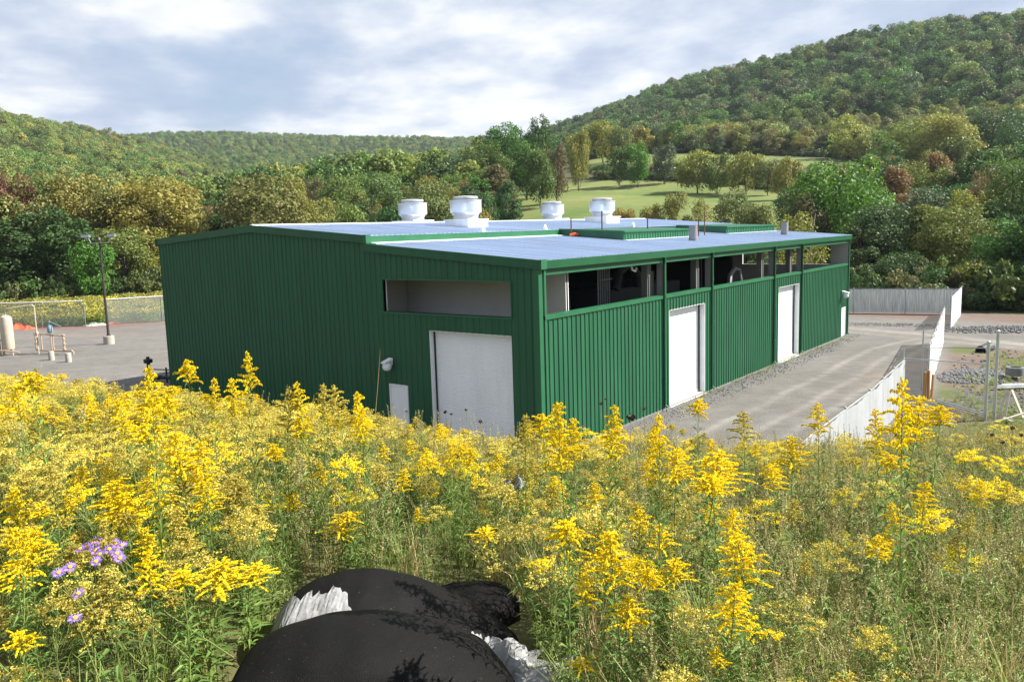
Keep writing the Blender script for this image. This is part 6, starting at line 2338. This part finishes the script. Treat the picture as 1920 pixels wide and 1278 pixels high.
for mats_f, n, lab, sd in (([M['stem'], M['leaf'], M['field_ochre']], 2800, 'field of fading goldenrod between the left fence and the woods', 1), ([M['stem'], M['leaf'], M['yellow']], 260, 'bright yellow goldenrod patches in the field beyond the left fence', 2)):
    r_ = np.random.default_rng(sd)
    X, Y = r_.uniform(-150, -58, n * 3), r_.uniform(-8, 90, n * 3)
    lx = np.interp(Y, [-8, 10.2, 15.7, 22, 34, 62, 90], [-97, -74.5, -67.5, -65, -60, -56, -50])
    s2, t2 = st(X, Y)
    okk = (X < lx) & (np.hypot(s2, t2) < 142) & (np.hypot(s2, t2) > 60)
    if sd == 2:
        okk &= wob(X, Y, 5.0, 2.0) > .05
    X, Y = X[okk][:n], Y[okk][:n]
    n_ = len(X)
    hz_ = r_.uniform(.8, 1.3, n_)
    cl = [clump(400 + i).arrays(ORD) for i in range(3)]
    scatter('goldenrod_field', cl, np.stack([X, Y, ground_h(X, Y)], 1), r_.integers(0, 3, n_), np.stack([hz_ * 1.3, hz_ * 1.3, hz_], 1), np.stack([0 * hz_, 0 * hz_, r_.uniform(0, 6, n_)], 1), mats_f, lab)

# purple asters left of the black tubes
apos = [(300, 1035 - 640 + 0)]
ASTERS = [(183, 1013), (150, 1028), (163, 1024), (178, 1031), (194, 1020), (216, 1018), (229, 1022), (219, 1037), (225, 1046), (180, 1052), (131, 1062), (110, 1073), (205, 1029), (187, 1039), (141, 1158), (147, 1112)]


def aster_mesh(seed):
    r = random.Random(seed)
    mb = MB()
    for i in range(26):
        a = 2 * math.pi * i / 26 + r.uniform(-.06, .06)
        l, w1, dz = r.uniform(.016, .020), .0016, r.uniform(-.003, .004)
        c, s = math.cos(a), math.sin(a)
        mb.add([(c * .004, s * .004, 0), (c * l * .6 - s * w1, s * l * .6 + c * w1, dz * .6 + .001), (c * l, s * l, dz), (c * l * .6 + s * w1, s * l * .6 - c * w1, dz * .6 + .001)], [(0, 1, 2, 3)])
    return mb


am = [aster_mesh(i).mesh('petals', M['purple']) for i in range(3)]
mb = MB()
mb.lathe([(.0055, -.002), (.006, .002), (.004, .0045), (.001, .005)], 8)
ae = mb.mesh('flower_centre', M['aster_eye'], True)
a0 = None
for i, (x, y) in enumerate(ASTERS):
    t = 3.6
    for t in np.arange(2.6, 8, .03):
        p = at(x, y, t)
        g_ = zg(p[0], p[1])
        if p[2] < g_ + .80:
            break
    e = empty('aster', (p[0], p[1], p[2]), random.uniform(0, 6), ('purple aster flower of the small patch in the left of the meadow', 'single purple aster low below the patch')[0 if i < 14 else 1], 'aster', 'purple asters')
    pe = link(bpy.data.objects.new('petals', am[i % 3]), e)
    link(bpy.data.objects.new('flower_centre', ae), e)
    e.scale = (1.25,) * 3
    e.rotation_euler = (random.uniform(.25, .75), random.uniform(-.25, .25), YAW * -1 + random.uniform(-.4, .4))
    mb = MB()
    hgt = (p[2] - g_) / 1.25
    mb.tube([(0, 0, -.002), (.004, .01, -hgt * .5), (0, .06, -hgt)], [.0012, .0016, .002], 5)
    so = mb.build('stem', M['stem'], e)

# dead brown seed heads that stand out against the doors and the wall
DEAD = [(835, 772, .022, 'dark dried seed head against the white roll-up door, leftmost'), (846, 776, .015, 'tiny dried seed head beside the leftmost one'), (874, 768, .017, 'pale dried bud on a thin stalk against the white roll-up door'), (901, 790, .024, 'brown oval seed head low against the white roll-up door'),
        (1127, 756, .022, 'dark seed head above the goldenrod at the long green wall'), (1183, 782, .045, 'ragged brown dried flower head before the long green wall'), (1207, 766, .022, 'small dark seed head right of the ragged brown one'), (1135, 748, .012, 'tiny reddish bud above the dark seed head'),
        (1880, 828, .022, 'dark seed head on the bank at the right'), (1898, 802, .022, 'dark seed head high on the bank at the right edge'), (1860, 815, .018, 'small dark seed head left on the bank'), (1915, 815, .018, 'dark seed head at the very right edge'), (1843, 862, .018, 'dark seed head low on the right bank')]
for (x, y, r_, lab) in DEAD:
    t = 8.6
    p = at(x, y, t)
    g_ = zg(p[0], p[1]) - .06
    e = empty('dead_flower', (p[0], p[1], g_), random.uniform(0, 6), lab, 'seed head', 'dried seed heads')
    h = p[2] - g_
    mb = MB()
    mb.tube([(.05, 0, 0), (.02, .015, h * .5), (0, 0, h)], [.004, .003, .0022], 5)
    mb.build('stem', M['brown_stem'], e)
    b = PB(int(x))
    n = 90
    d = unit(b.r.normal(size=(n, 3)))
    b.florets('flower', np.array([0, 0, h]) + d * r_ * b.r.uniform(.3, 1.0, (n, 1)) * np.array([1, 1, .8]), r_ * .32)
    tag(link(bpy.data.objects.new('seed_head', quads_mesh('seed_head', b.part('flower'), M['dead'])), e), kind='stuff')
# one long bare stalk beside the wall lamp
p0, p1 = at(704, 775, 8.6), at(713, 655, 8.6)
mb = MB()
g_ = zg(p0[0], p0[1]) - .06
mb.tube([(p0[0], p0[1], g_), (p0[0], p0[1], p0[2]), ((p0[0] + p1[0]) / 2 + .004, (p0[1] + p1[1]) / 2, (p0[2] + p1[2]) / 2), tuple(p1)], [.004, .003, .0025, .0012], 5)
tag(mb.build('dry_stalk', M['straw']), 'single bare dry stalk standing before the dark wall left of the wall lamp', 'stalk')

# ------------------------------------------------------------------ the air: thin even haze round the whole scene
hb = MB()
zlo, zhi = float(Vg[:, 2].min()) - 1.0, float(Vg[:, 2].max()) + 30.0
hb.box(gx[0] - 5, gx[-1] + 5, gy[0] - 5, gy[-1] + 5, zlo, zhi)
hm = bpy.data.materials.new('haze')
hm.use_nodes = True
ht = NT(hm.node_tree)
vol = ht.n('ShaderNodeVolumePrincipled', {'Color': (0.78, 0.89, 1.0, 1), 'Density': 0.00007, 'Anisotropy': 0.3})
ht.t.links.new(vol.outputs[0], ht.n('ShaderNodeOutputMaterial').inputs['Volume'])
haze = hb.build('haze', hm)
tag(haze, 'thin bluish haze in the valley air', kind='stuff')
SC.cycles.volume_bounces = 0
